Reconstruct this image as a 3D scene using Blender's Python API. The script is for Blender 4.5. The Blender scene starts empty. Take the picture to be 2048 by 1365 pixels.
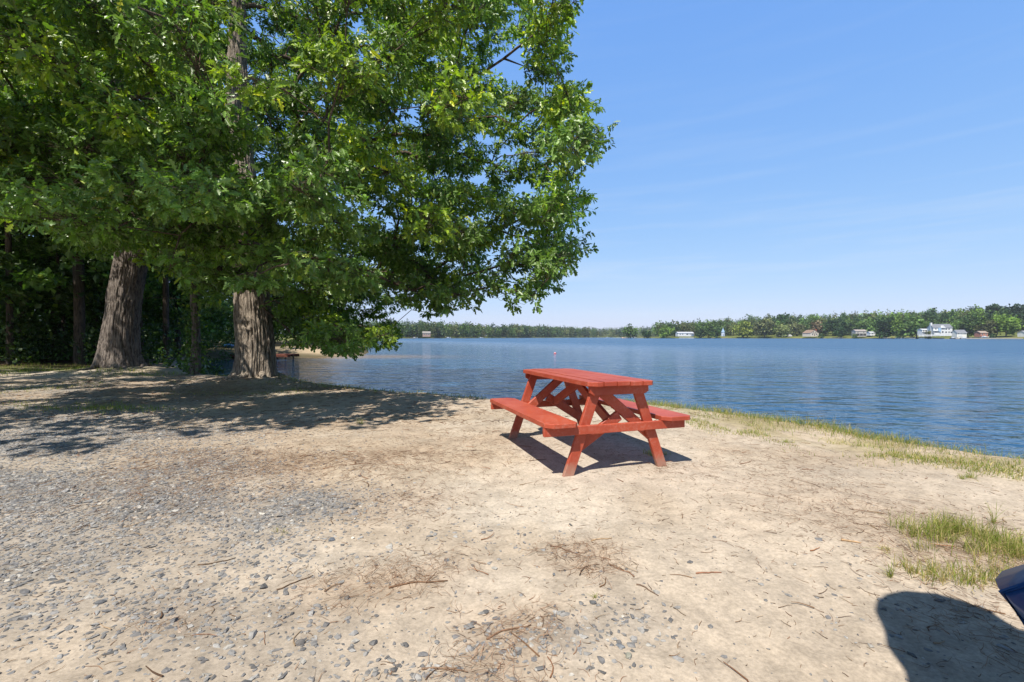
import bpy, math, random
import numpy as np
from mathutils import Vector, Matrix

random.seed(7)
rng = np.random.default_rng(11)
scene = bpy.context.scene
COL = scene.collection
R = math.radians

# ------------------------------------------------------------------ helpers
F_PX, CAM_H, HOR = 944.0, 1.109, 674.3
SUN_A, SUN_B = 0.25, 0.56            # horizontal sun travel per metre of drop


def at(px, py, Y):
    """a point of the place, Y metres ahead of the tripod"""
    return np.array([(px - 1024) / F_PX * Y, Y, CAM_H + (HOR - py) / F_PX * Y])


def gx(px, Y):
    return (px - 1024) / F_PX * Y


def hash3(ix, iy, iz):
    h = np.sin(ix * 127.1 + iy * 311.7 + iz * 74.7) * 43758.5453
    return h - np.floor(h)


def vnoise(p):
    p = np.asarray(p, dtype=np.float64)
    i = np.floor(p); f = p - i; u = f * f * (3 - 2 * f)
    ix, iy, iz = i[..., 0], i[..., 1], i[..., 2]
    r = 0
    for a in (0, 1):
        wx = u[..., 0] if a else 1 - u[..., 0]
        for b in (0, 1):
            wy = u[..., 1] if b else 1 - u[..., 1]
            for c in (0, 1):
                wz = u[..., 2] if c else 1 - u[..., 2]
                r = r + wx * wy * wz * hash3(ix + a, iy + b, iz + c)
    return r


def fbm(p, o=3):
    p = np.asarray(p, dtype=np.float64)
    s, a, t = 0, 1.0, 0
    for k in range(o):
        s = s + a * vnoise(p * 2 ** k + 17.3 * k); t += a; a *= 0.5
    return s / t


def n2(x, y, sc, o=3, z=0.0):
    return fbm(np.stack([np.asarray(x) * sc, np.asarray(y) * sc, np.full(np.shape(x), z)], -1), o)


def sstep(a, b, x):
    t = np.clip((x - a) / (b - a), 0, 1)
    return t * t * (3 - 2 * t)


def unit(v):
    return v / (np.linalg.norm(v, axis=-1, keepdims=True) + 1e-12)


def build(name, V, faces, mat, parent=None, col=None, smooth=False, mats=None, midx=None):
    """faces: list of (M,k) index arrays (or python lists of tuples)"""
    V = np.asarray(V, dtype=np.float32)
    me = bpy.data.meshes.new(name)
    fl = [np.asarray(f, dtype=np.int32) for f in faces if len(f)]
    loops = np.concatenate([f.ravel() for f in fl])
    sizes = np.concatenate([np.full(len(f), f.shape[1], dtype=np.int32) for f in fl])
    starts = np.concatenate([[0], np.cumsum(sizes)[:-1]]).astype(np.int32)
    me.vertices.add(len(V)); me.vertices.foreach_set('co', V.ravel())
    me.loops.add(len(loops)); me.loops.foreach_set('vertex_index', loops)
    me.polygons.add(len(sizes)); me.polygons.foreach_set('loop_start', starts)
    me.polygons.foreach_set('use_smooth', np.full(len(sizes), bool(smooth)))
    if midx is not None:
        me.polygons.foreach_set('material_index', np.asarray(midx, dtype=np.int32))
    if col is not None:
        c = np.ones((len(V), 4), dtype=np.float32); c[:, :3] = col
        at_ = me.color_attributes.new('Col', 'FLOAT_COLOR', 'POINT')
        at_.data.foreach_set('color', c.ravel())
    me.update(calc_edges=True); me.validate()
    for m in (mats or [mat]):
        me.materials.append(m)
    o = bpy.data.objects.new(name, me)
    COL.objects.link(o)
    if parent is not None:
        o.parent = parent
    return o


class MB:
    """collects simple solids into one mesh"""
    def __init__(s):
        s.v, s.q, s.t, s.n = [], [], [], 0

    def add(s, V, quads=(), tris=()):
        V = np.asarray(V, dtype=float)
        s.v.append(V)
        if len(quads): s.q.append(np.asarray(quads) + s.n)
        if len(tris): s.t.append(np.asarray(tris) + s.n)
        s.n += len(V)

    def board(s, p0, p1, wdir, w, t, ch=0.004):
        """a plank from p0 to p1, width w along wdir, thickness t, with softened long edges"""
        p0, p1, wd = (np.array(a, float) for a in (p0, p1, wdir))
        d = unit(p1 - p0); wd = unit(wd - d * (wd @ d)); nd = np.cross(d, wd)
        a, b = w / 2, t / 2
        ring = [(-a + ch, -b), (a - ch, -b), (a, -b + ch), (a, b - ch), (a - ch, b), (-a + ch, b), (-a, b - ch), (-a, -b + ch)]
        V = []
        L = np.linalg.norm(p1 - p0)
        for dist, k in ((0, 1 - ch / a), (ch, 1), (L - ch, 1), (L, 1 - ch / a)):
            for (u, v) in ring:
                V.append(p0 + d * dist + wd * u * k + nd * v * (k if k == 1 else 1 - ch / b))
        Q = []
        for r in range(3):
            for i in range(8):
                j = (i + 1) % 8
                Q.append((r * 8 + i, r * 8 + j, r * 8 + 8 + j, r * 8 + 8 + i))
        for o in (0, 24):
            f = [o + i for i in range(8)]
            if o == 0: f = f[::-1]
            Q += [(f[0], f[1], f[2], f[3]), (f[0], f[3], f[4], f[7]), (f[7], f[4], f[5], f[6])]
        s.add(V, Q)

    def box(s, c, size, rz=0.0, top=1.0):
        x, y, z = np.array(size) / 2
        V = np.array([(-x, -y, -z), (x, -y, -z), (x, y, -z), (-x, y, -z), (-x * top, -y * top, z), (x * top, -y * top, z), (x * top, y * top, z), (-x * top, y * top, z)])
        ca, sa = math.cos(rz), math.sin(rz)
        V[:, :2] = V[:, :2] @ np.array([[ca, sa], [-sa, ca]])
        s.add(V + np.array(c), [(0, 3, 2, 1), (4, 5, 6, 7), (0, 1, 5, 4), (1, 2, 6, 5), (2, 3, 7, 6), (3, 0, 4, 7)])

    def tube(s, P, rad, n=8, cap=True):
        P = np.asarray(P, float); rad = np.broadcast_to(np.asarray(rad, float), (len(P),))
        T = unit(np.gradient(P, axis=0))
        ref = np.array([0, 0, 1.0]) if abs(T[0][2]) < 0.9 else np.array([1.0, 0, 0])
        V = []
        for p, t, r in zip(P, T, rad):
            a = unit(np.cross(t, ref)); b = np.cross(t, a)
            for k in range(n):
                th = 2 * math.pi * k / n
                V.append(p + r * (a * math.cos(th) + b * math.sin(th)))
        Q = [(i * n + k, i * n + (k + 1) % n, (i + 1) * n + (k + 1) % n, (i + 1) * n + k) for i in range(len(P) - 1) for k in range(n)]
        T3 = []
        if cap:
            V += [P[0], P[-1]]; m = len(P) * n
            T3 = [(m, (k + 1) % n, k) for k in range(n)] + [(m + 1, (len(P) - 1) * n + k, (len(P) - 1) * n + (k + 1) % n) for k in range(n)]
        s.add(V, Q, T3)

    def prism(s, poly, z0, z1):
        n = len(poly); V = [(x, y, z0) for x, y in poly] + [(x, y, z1) for x, y in poly]
        c = np.mean(poly, axis=0); V += [(c[0], c[1], z0), (c[0], c[1], z1)]
        Q = [(i, (i + 1) % n, n + (i + 1) % n, n + i) for i in range(n)]
        T3 = [(2 * n, (i + 1) % n, i) for i in range(n)] + [(2 * n + 1, n + i, n + (i + 1) % n) for i in range(n)]
        s.add(V, Q, T3)

    def loft(s, rings, cap=True):
        n = len(rings[0]); V = np.concatenate([np.asarray(r, float) for r in rings])
        Q = [(i * n + k, i * n + (k + 1) % n, (i + 1) * n + (k + 1) % n, (i + 1) * n + k) for i in range(len(rings) - 1) for k in range(n)]
        T3 = []
        if cap:
            m = len(V); V = np.concatenate([V, [np.mean(rings[0], axis=0)], [np.mean(rings[-1], axis=0)]])
            o = (len(rings) - 1) * n
            T3 = [(m, (k + 1) % n, k) for k in range(n)] + [(m + 1, o + k, o + (k + 1) % n) for k in range(n)]
        s.add(V, Q, T3)

    def build(s, name, mat, parent=None, smooth=False, loc=None):
        fs = []
        if s.q: fs.append(np.concatenate(s.q))
        if s.t: fs.append(np.concatenate(s.t))
        o = build(name, np.concatenate(s.v), fs, mat, parent, smooth=smooth)
        if loc is not None: o.location = loc
        return o


def tag(o, label=None, cat=None, group=None, kind=None):
    if label: o['label'] = label
    if cat: o['category'] = cat
    if group: o['group'] = group
    if kind: o['kind'] = kind
    return o


def empty(name, loc, label, cat, group=None, rz=0.0):
    o = bpy.data.objects.new(name, None); COL.objects.link(o)
    o.empty_display_size = 0.2; o.location = loc; o.rotation_euler = (0, 0, rz)
    return tag(o, label, cat, group)


def copy_tree(o, parent=None):
    c = o.copy(); COL.objects.link(c); c.parent = parent
    for ch in list(o.children):
        copy_tree(ch, c)
    return c


# ------------------------------------------------------------------ materials
def nodes_of(name):
    m = bpy.data.materials.new(name); m.use_nodes = True
    nt = m.node_tree; nt.nodes.clear()
    out = nt.nodes.new('ShaderNodeOutputMaterial')
    return m, nt, out


def mth(nt, op, a, b=None):
    n = nt.nodes.new('ShaderNodeMath'); n.operation = op
    for k, v in enumerate((a, b)):
        if v is None: continue
        if hasattr(v, 'links'): nt.links.new(v, n.inputs[k])
        else: n.inputs[k].default_value = v
    return n.outputs[0]


def noise(nt, scale, detail=4, rough=0.55, vec=None, coord='Object', stretch=None, dist=0.0):
    if vec is None:
        tc = nt.nodes.new('ShaderNodeTexCoord'); vec = tc.outputs[coord]
    if stretch:
        mp = nt.nodes.new('ShaderNodeMapping'); mp.inputs['Scale'].default_value = stretch
        nt.links.new(vec, mp.inputs['Vector']); vec = mp.outputs[0]
    n = nt.nodes.new('ShaderNodeTexNoise')
    n.inputs['Scale'].default_value = scale; n.inputs['Detail'].default_value = detail
    n.inputs['Roughness'].default_value = rough; n.inputs['Distortion'].default_value = dist
    nt.links.new(vec, n.inputs['Vector'])
    return n.outputs['Fac']


def ramp(nt, fac, stops):
    r = nt.nodes.new('ShaderNodeValToRGB')
    el = r.color_ramp.elements
    while len(el) < len(stops): el.new(0.5)
    for e, (p, c) in zip(el, stops):
        e.position = p
        e.color = (*c, 1) if hasattr(c, '__len__') else (c, c, c, 1)
    nt.links.new(fac, r.inputs[0])
    return r.outputs[0]


def mixc(nt, fac, a, b, mode='MIX'):
    n = nt.nodes.new('ShaderNodeMix'); n.data_type = 'RGBA'; n.blend_type = mode
    for k, v in ((0, fac), (6, a), (7, b)):
        if hasattr(v, 'links'): nt.links.new(v, n.inputs[k])
        elif k == 0: n.inputs[0].default_value = v
        else: n.inputs[k].default_value = (*v, 1)
    return n.outputs[2]


def bump(nt, h, strength=0.3, dist=0.01, normal=None):
    b = nt.nodes.new('ShaderNodeBump'); b.inputs['Strength'].default_value = strength; b.inputs['Distance'].default_value = dist
    nt.links.new(h, b.inputs['Height'])
    if normal: nt.links.new(normal, b.inputs['Normal'])
    return b.outputs[0]


def princ(nt, out, col, rough=0.6, spec=0.3, metal=0.0, nrm=None, coat=0.0):
    p = nt.nodes.new('ShaderNodeBsdfPrincipled')
    if hasattr(col, 'links'): nt.links.new(col, p.inputs['Base Color'])
    else: p.inputs['Base Color'].default_value = (*col, 1)
    if hasattr(rough, 'links'): nt.links.new(rough, p.inputs['Roughness'])
    else: p.inputs['Roughness'].default_value = rough
    p.inputs['Specular IOR Level'].default_value = spec
    p.inputs['Metallic'].default_value = metal
    p.inputs['Coat Weight'].default_value = coat
    if nrm is not None: nt.links.new(nrm, p.inputs['Normal'])
    nt.links.new(p.outputs[0], out.inputs[0])
    return p


def attr(nt, name='Col'):
    a = nt.nodes.new('ShaderNodeAttribute'); a.attribute_name = name
    return a.outputs['Color']


def simple(name, c, rough=0.6, spec=0.3, var=0.2, sc=8.0, bs=0.15, metal=0.0, coat=0.0, stretch=None):
    m, nt, out = nodes_of(name)
    f = noise(nt, sc, 5, stretch=stretch)
    a = tuple(x * (1 - var) for x in c); b = tuple(min(1, x * (1 + var)) for x in c)
    col = ramp(nt, f, [(0.3, a), (0.7, b)])
    princ(nt, out, col, rough, spec, metal, bump(nt, f, bs, 0.01) if bs else None, coat)
    return m


M = {}
def leaf_material(name, transl, rough=0.42, spec=0.35):
    m, nt, out = nodes_of(name)
    c = attr(nt)
    p = nt.nodes.new('ShaderNodeBsdfPrincipled'); nt.links.new(c, p.inputs['Base Color'])
    p.inputs['Roughness'].default_value = rough; p.inputs['Specular IOR Level'].default_value = spec
    t = nt.nodes.new('ShaderNodeBsdfTranslucent')
    tc = mixc(nt, 1.0, c, (1.5, 1.75, 0.55), 'MULTIPLY')
    nt.links.new(tc, t.inputs[0])
    mx = nt.nodes.new('ShaderNodeMixShader'); mx.inputs[0].default_value = transl
    nt.links.new(p.outputs[0], mx.inputs[1]); nt.links.new(t.outputs[0], mx.inputs[2])
    nt.links.new(mx.outputs[0], out.inputs[0])
    return m

M['oak_leaf'] = leaf_material('oak_leaf', 0.32, 0.38, 0.55)
M['leaf'] = leaf_material('leaf', 0.3)
M['far_leaf'] = leaf_material('far_leaf', 0.18, 0.7, 0.1)
M['grass'] = leaf_material('grass', 0.35, 0.6, 0.2)


def bark_material(name, dark, light):
    m, nt, out = nodes_of(name)
    f = noise(nt, 22, 6, 0.6, stretch=(1, 1, 0.17), dist=0.9)
    g = noise(nt, 2.2, 4)
    c = ramp(nt, f, [(0.40, dark), (0.55, light)])
    c = mixc(nt, mth(nt, 'MULTIPLY', g, 0.5), c, tuple(x * 0.62 for x in light))
    f2 = noise(nt, 45, 5, 0.6, stretch=(1, 1, 0.35))
    h = mth(nt, 'ADD', f, mth(nt, 'MULTIPLY', f2, 0.35))
    princ(nt, out, c, 0.9, 0.15, 0, bump(nt, h, 1.0, 0.06))
    return m

M['bark'] = bark_material('bark', (0.10, 0.078, 0.06), (0.40, 0.335, 0.265))
M['bark_dark'] = bark_material('bark_dark', (0.06, 0.048, 0.04), (0.25, 0.21, 0.18))
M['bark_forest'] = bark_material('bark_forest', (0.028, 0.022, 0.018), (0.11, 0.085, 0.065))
M['branch'] = bark_material('branch', (0.05, 0.038, 0.03), (0.17, 0.125, 0.09))


def ground_material():
    m, nt, out = nodes_of('sand_and_soil')
    c = attr(nt)
    big = noise(nt, 0.9, 5, 0.6)
    fine = noise(nt, 55, 6, 0.7)
    mid = noise(nt, 7, 5, 0.65, dist=0.4)
    c = mixc(nt, 1.0, c, ramp(nt, big, [(0.3, 0.86), (0.7, 1.1)]), 'MULTIPLY')
    c = mixc(nt, 1.0, c, ramp(nt, mid, [(0.32, 0.78), (0.6, 1.06)]), 'MULTIPLY')
    c = mixc(nt, 1.0, c, ramp(nt, fine, [(0.3, 0.72), (0.62, 1.1)]), 'MULTIPLY')
    h = mth(nt, 'ADD', mth(nt, 'MULTIPLY', mid, 1.0), mth(nt, 'MULTIPLY', fine, 0.35))
    n = bump(nt, h, 0.42, 0.02)
    princ(nt, out, c, 0.95, 0.1, 0, n)
    return m
M['ground'] = ground_material()


def water_material():
    m, nt, out = nodes_of('lake_water')
    tc = nt.nodes.new('ShaderNodeTexCoord'); v = tc.outputs['Object']
    mp = nt.nodes.new('ShaderNodeMapping'); mp.inputs['Rotation'].default_value = (0, 0, R(-24)); mp.inputs['Scale'].default_value = (0.55, 1.0, 1)
    nt.links.new(v, mp.inputs[0]); v2 = mp.outputs[0]
    h = None
    for sc, amp, det in ((0.45, 0.24, 2), (1.5, 0.19, 2), (4.2, 0.075, 3), (13.0, 0.008, 3)):
        q = mth(nt, 'MULTIPLY', noise(nt, sc, det, 0.5, v2, dist=0.35), amp)
        h = q if h is None else mth(nt, 'ADD', h, q)
    gust = noise(nt, 0.03, 3, 0.5, tc.outputs['Object'], stretch=(0.35, 1, 1))
    st = nt.nodes.new('ShaderNodeMapRange'); st.inputs[1].default_value = 0.3; st.inputs[2].default_value = 0.7
    st.inputs[3].default_value = 0.75; st.inputs[4].default_value = 1.0
    nt.links.new(gust, st.inputs[0])
    bp = nt.nodes.new('ShaderNodeBump'); bp.inputs['Distance'].default_value = WAVE
    nt.links.new(st.outputs[0], bp.inputs['Strength']); nt.links.new(h, bp.inputs['Height'])
    col = attr(nt)
    # open water is ruffled by the wind, the water under the bank is sheltered
    ro = nt.nodes.new('ShaderNodeAttribute'); ro.attribute_name = 'Col'
    p = princ(nt, out, col, mth(nt, 'ADD', 0.085, mth(nt, 'MULTIPLY', mth(nt, 'SUBTRACT', 1.0, ro.outputs['Alpha']), 0.20)), 0.5, 0, bp.outputs[0])
    p.inputs['IOR'].default_value = 1.333
    return m
WAVE = 1.0
M['water'] = water_material()


def stone_material():
    m, nt, out = nodes_of('stone')
    f = noise(nt, 60, 4)
    c = mixc(nt, 1.0, attr(nt), ramp(nt, f, [(0.3, 0.7), (0.7, 1.25)]), 'MULTIPLY')
    princ(nt, out, c, 0.75, 0.3, 0, bump(nt, f, 0.3, 0.004))
    return m
M['stone'] = stone_material()


def litter_material():
    m, nt, out = nodes_of('dry_litter')
    princ(nt, out, attr(nt), 0.85, 0.15)
    return m
M['litter'] = litter_material()


def paint_material():
    m, nt, out = nodes_of('red_painted_wood')
    g = noise(nt, 3.0, 5, 0.6)
    grain = noise(nt, 14, 6, 0.7, stretch=(6, 0.35, 6), dist=0.6)
    sc = noise(nt, 26, 5, 0.7, stretch=(1.6, 0.5, 1.6))
    c = ramp(nt, g, [(0.3, (0.30, 0.045, 0.021)), (0.72, (0.42, 0.075, 0.033))])
    wear = mth(nt, 'MULTIPLY', ramp(nt, sc, [(0.47, 0.0), (0.66, 1.0)]), ramp(nt, g, [(0.40, 0.1), (0.6, 0.75)]))
    c = mixc(nt, wear, c, (0.44, 0.15, 0.105))
    c = mixc(nt, ramp(nt, grain, [(0.62, 0.0), (0.8, 0.5)]), c, (0.17, 0.022, 0.014))
    # sandy dust caught on the bottoms of the legs
    tc = nt.nodes.new('ShaderNodeTexCoord'); sx = nt.nodes.new('ShaderNodeSeparateXYZ'); nt.links.new(tc.outputs['Object'], sx.inputs[0])
    z = mth(nt, 'ADD', sx.outputs[2], mth(nt, 'MULTIPLY', noise(nt, 22, 4), 0.16))
    dust = ramp(nt, z, [(0.11, 0.75), (0.2, 0.0)])
    c = mixc(nt, dust, c, (0.33, 0.21, 0.15))
    rr = ramp(nt, sc, [(0.3, 0.42), (0.7, 0.62)])
    h = mth(nt, 'ADD', grain, mth(nt, 'MULTIPLY', sc, 0.4))
    princ(nt, out, c, rr, 0.4, 0, bump(nt, h, 0.25, 0.004))
    return m
M['paint'] = paint_material()

# ------------------------------------------------------------------ the lake's outline and the land
EDGE = [(9.5, -6), (7.4, -0.5), (5.9, 2.3), (4.66, 4.29), (3.87, 5.40), (2.82, 7.08), (1.9, 7.95), (0.67, 8.35), (-0.48, 8.5), (-2.6, 9.75), (-5.13, 11.5), (-6.5, 12.9), (-8.6, 13.9)]


def shift_out(pts, d):
    p = np.array(pts, float); t = unit(np.gradient(p, axis=0))
    return p + d * np.stack([t[:, 1], -t[:, 0]], -1)


SHORE = [tuple(p) for p in shift_out(EDGE, 0.45)]
if SHORE[5][1] < EDGE[5][1]:
    SHORE = [tuple(p) for p in shift_out(EDGE, -0.45)]
LAKE = np.array(SHORE + [(-9.9, 15.0), (-12.8, 18.6), (-17, 25), (-20.5, 31), (-19.5, 35.5), (-16, 37.5), (-13.4, 39.2), (-13.2, 42), (-14.6, 48), (-19, 62), (-36, 100), (-90, 200), (-170, 400), (-150, 540), (-103, 560), (-51, 650),
    (22, 800), (133, 1000), (227, 1150), (330, 1170), (250, 800), (165, 640), (155, 600), (200, 588), (252, 586), (330, 530), (364, 480), (380, 420), (380, 350), (430, 250), (520, 100), (540, -100), (300, -160), (60, -60)], float)


def lake_sd(x, y):
    """signed distance to the lake's outline, positive on land"""
    x = np.asarray(x, float); y = np.asarray(y, float)
    best = np.full(x.shape, 1e18); ins = np.zeros(x.shape, bool)
    n = len(LAKE)
    for i in range(n):
        ax, ay = LAKE[i]; bx, by = LAKE[(i + 1) % n]
        dx, dy = bx - ax, by - ay
        t = np.clip(((x - ax) * dx + (y - ay) * dy) / (dx * dx + dy * dy), 0, 1)
        d = (x - ax - t * dx) ** 2 + (y - ay - t * dy) ** 2
        best = np.minimum(best, d)
        c = (ay > y) != (by > y)
        with np.errstate(divide='ignore', invalid='ignore'):
            xi = ax + (y - ay) / (by - ay) * dx if by != ay else np.full(x.shape, 1e9)
        ins ^= c & (x < xi)
    d = np.sqrt(best)
    return np.where(ins, -d, d)


ZW = -0.50


def height(x, y, sd=None):
    x = np.asarray(x, float); y = np.asarray(y, float)
    if sd is None: sd = lake_sd(x, y)
    r = np.hypot(x, y)
    near = sstep(130, 60, r)
    wob = (n2(x, y, 1.3, 2) - 0.5) * 0.3 * sstep(80, 20, r)
    s = sd + wob
    # near bank
    zn = np.where(s < 0, ZW + np.maximum(s, -8) * 0.35, ZW + 0.50 * sstep(-0.05, 0.5, s))
    beach = np.exp(-(((x + 15) / 8) ** 2 + ((y - 41) / 7) ** 2))
    zb = np.where(s < 0, ZW + s * 0.12, ZW + np.minimum(s * 0.10, 0.5))
    zn = zn * (1 - np.clip(beach * 1.6, 0, 1)) + zb * np.clip(beach * 1.6, 0, 1)
    bumps = (n2(x, y, 0.8, 3, 3.0) - 0.5) * 0.09 + (n2(x, y, 3.0, 3, 7.0) - 0.5) * 0.035 + (n2(x, y, 11.0, 2, 9.0) - 0.5) * 0.012
    flat = np.exp(-((x - 0.65) ** 2 + (y - 4.6) ** 2) / 1.6)
    zn = zn + bumps * (1 - 0.8 * flat) * sstep(-0.2, 0.5, s) * sstep(90, 30, r)
    for tx, ty, rr, hh in ((-6.57, 12.0, 1.1, 0.14), (-12.4, 14.9, 1.6, 0.2)):
        zn = zn + hh * np.exp(-((x - tx) ** 2 + (y - ty) ** 2) / rr ** 2) * sstep(-0.1, 0.5, s)
    zn = zn + 0.25 * sstep(-9, -20, x) * sstep(12, 22, y) * sstep(0.5, 8, s) * sstep(200, 60, r)
    # far shores
    right = sstep(60, 260, x)
    hill = ZW + 0.5 * sstep(-0.3, 0.8, sd) + (2.6 * sstep(2, 45, sd) + 12.0 * sstep(40, 190, sd)) * right + (1 - right) * 4.0 * sstep(10, 200, sd)
    zf = np.where(sd < 0, ZW - 0.3 + np.maximum(sd, -10) * 0.2, hill + (n2(x, y, 0.02, 2, 5.0) - 0.5) * 2.0 * sstep(5, 60, sd))
    return zn * near + zf * (1 - near)


def gravel_density(x, y):
    d = 0
    for gx_, gy_, sx, sy, a in ((-4.6, 3.45, 1.4, .62, 1.1), (-3.1, 3.05, .9, .5, 1.1), (-2.0, 3.0, .6, .40, .9), (-1.35, 3.15, .4, .32, .55), (-3.0, 2.35, .9, .28, .6), (-1.9, 1.95, .7, .3, .36), (-1.0, 1.75, .5, .28, .22), (0.15, 1.74, .32, .14, .42), (.45, 1.85, .16, .12, .30), (-.35, 1.5, .5, .18, .2), (-1.5, 2.4, .6, .3, .22),
                                (-6.5, 4.6, 2.2, 1.2, .8), (-4.6, 5.4, 1.4, .7, .45), (-9, 7, 3, 2, .7), (-2.7, 4.1, .7, .4, .4), (-.2, 2.6, .6, .4, .06), (1.6, 1.9, .8, .5, .03), (-9, 10, 3, 2, .4)):
        d = d + a * np.exp(-(((x - gx_) / sx) ** 2 + ((y - gy_) / sy) ** 2))
    return np.clip(d, 0, 1.2) * np.clip(0.35 + 1.5 * (n2(x, y, 2.2, 3, 21.0) - 0.25), 0.15, 1.25)


def litter_density(x, y):
    d = 0.10
    for gx_, gy_, s, a in ((.30, 2.45, .17, .9), (-.42, 2.25, .24, .8), (.42, 2.32, .2, .8), (-1.35, 1.85, .2, .5), (-.1, 1.62, .25, .7), (.1, 1.85, .2, .6), (-1.9, 4.0, .7, .45), (-1.1, 4.4, .6, .4), (-.7, 3.1, .4, .4), (-2.6, 3.4, .9, .3), (-.4, 3.8, .8, .25), (2.1, 3.0, .9, .35), (1.3, 4.0, .3, .4), (-.2, 5.2, .8, .6), (-1.5, 6.5, 1.2, .5), (2.5, 2.3, .6, .7), (-3, 5, 1.6, .5), (-.75, 2.1, .25, .6), (1.75, 1.75, .3, .5), (2.4, 4.4, .8, .35)):
        d = d + a * np.exp(-((x - gx_) ** 2 + (y - gy_) ** 2) / s ** 2)
    return d


def make_ground():
    r = np.concatenate([np.geomspace(0.2, 1.0, 16)[:-1], np.geomspace(1.0, 16, 440)[:-1], np.geomspace(16, 110, 130)[:-1], np.geomspace(110, 4500, 130)])
    th = np.concatenate([np.linspace(-62, 62, 680)[:-1], np.linspace(62, 298, 110)[:-1]])
    th = np.radians(th)
    nr, nt_ = len(r), len(th)
    X = r[:, None] * np.sin(th)[None]; Y = r[:, None] * np.cos(th)[None]
    sd = lake_sd(X, Y); Z = height(X, Y, sd)
    V = np.stack([X, Y, Z], -1).reshape(-1, 3)
    V = np.concatenate([V, [[0, 0, float(height(np.array([0.0]), np.array([0.0]))[0])]]])
    i = np.arange(nr - 1)[:, None] * nt_; k = np.arange(nt_)[None]; k2 = (k + 1) % nt_
    Q = np.stack([i + k, i + nt_ + k, i + nt_ + k2, i + k2], -1).reshape(-1, 4)[:, ::-1]
    c = nr * nt_
    T3 = np.stack([np.full(nt_, c), np.arange(nt_), (np.arange(nt_) + 1) % nt_], -1)[:, ::-1]
    x, y, s = X.ravel(), Y.ravel(), sd.ravel()
    rr = np.hypot(x, y)
    sand = np.array([0.435, 0.36, 0.276]); pale = np.array([0.48, 0.41, 0.325]); ochre = np.array([0.385, 0.30, 0.21])
    n1 = n2(x, y, 0.55, 4, 1.0); n3 = n2(x, y, 2.4, 4, 2.0)
    C = sand[None] + (pale - sand)[None] * sstep(0.45, 0.7, n1)[:, None]
    C = C + (ochre - C) * (0.55 * sstep(0.5, 0.7, n2(x, y, 0.9, 3, 6.0)))[:, None]

    def put(c_, w):
        nonlocal C
        C = C + (np.array(c_)[None] - C) * np.clip(w, 0, 1)[:, None]
    g = gravel_density(x, y)
    put((0.20, 0.188, 0.17), np.clip(g * 1.4, 0, 0.85) * sstep(0.25, 0.6, n3 + 0.1) * (rr < 60))
    put((0.30, 0.205, 0.13), np.clip(litter_density(x, y) - 0.1, 0, 1) * 0.5 * sstep(0.35, 0.6, n3) * (rr < 60))
    # under the oaks: leaf mould and needles
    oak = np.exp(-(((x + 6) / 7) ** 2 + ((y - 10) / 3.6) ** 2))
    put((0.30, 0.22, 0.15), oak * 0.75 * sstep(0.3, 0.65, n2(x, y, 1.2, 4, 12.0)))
    # bank grass roots
    bank = sstep(0.35, 0.7, s) * sstep(1.7, 0.8, s) * sstep(0.5, 2.5, x) * (rr < 40)
    put((0.26, 0.22, 0.10), bank * 0.7 * sstep(0.3, 0.6, n3))
    put((0.13, 0.10, 0.06), sstep(0.42, 0.1, s) * (rr < 30))
    # woods floor
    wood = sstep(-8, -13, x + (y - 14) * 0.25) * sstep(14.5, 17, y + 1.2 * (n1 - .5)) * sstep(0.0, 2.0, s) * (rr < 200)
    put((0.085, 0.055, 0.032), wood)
    strip = sstep(-10.5, -13, x) * sstep(13.4, 14.2, y) * sstep(17.5, 15.5, y)
    put((0.11, 0.12, 0.035), strip * sstep(0.35, 0.6, n3))
    beachw = np.exp(-(((x + 15.5) / 4.5) ** 2 + ((y - 41.2) / 1.8) ** 2)) * 1.8
    far_land = (rr > 28) & (s > 0)
    put((0.10, 0.085, 0.045), far_land * sstep(28, 34, rr) * sstep(200, 120, rr))
    put((0.40, 0.31, 0.20), beachw * sstep(0.0, 0.4, s) * (rr < 90))
    put((0.12, 0.14, 0.035), far_land * sstep(130, 200, rr))
    put((0.19, 0.19, 0.055), far_land * sstep(130, 200, rr) * sstep(0.4, 0.6, n2(x, y, 0.03, 3, 2.0)) * sstep(60, 10, s))
    put((0.24, 0.20, 0.11), far_land * sstep(130, 200, rr) * sstep(2.2, 0.2, s))
    put((0.10, 0.075, 0.045), (s < 0) * 0.9)
    C = np.concatenate([C, C[:1]])
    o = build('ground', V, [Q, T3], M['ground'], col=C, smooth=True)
    tag(o, 'pale trodden sand with gravel patches sloping to the lake', 'ground', kind='structure')
    # water surface
    r = np.concatenate([[0.5], np.geomspace(2, 60, 60), np.geomspace(70, 4500, 40)])
    th = np.radians(np.linspace(0, 360, 181)[:-1]); nt_ = len(th)
    X = r[:, None] * np.sin(th); Y = r[:, None] * np.cos(th)
    V = np.stack([X, Y, np.full(X.shape, ZW)], -1).reshape(-1, 3)
    i = np.arange(len(r) - 1)[:, None] * nt_; k = np.arange(nt_)[None]; k2 = (k + 1) % nt_
    Q = np.stack([i + k, i + nt_ + k, i + nt_ + k2, i + k2], -1).reshape(-1, 4)[:, ::-1]
    x, y = V[:, 0], V[:, 1]
    C = np.tile(np.array([0.014, 0.060, 0.122]), (len(V), 1))
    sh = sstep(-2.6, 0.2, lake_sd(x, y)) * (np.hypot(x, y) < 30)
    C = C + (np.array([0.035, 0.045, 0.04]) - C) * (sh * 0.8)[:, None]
    bw = np.clip(np.exp(-(((x + 13) / 6) ** 2 + ((y - 38.5) / 3.2) ** 2)) * 1.5, 0, 1)
    C = C + (np.array([0.22, 0.13, 0.05]) - C) * bw[:, None]
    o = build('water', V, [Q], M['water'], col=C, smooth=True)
    ca = np.ones((len(V), 4), dtype=np.float32); ca[:, :3] = C; ca[:, 3] = 1 - sstep(-6, -70, lake_sd(x, y))
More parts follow.
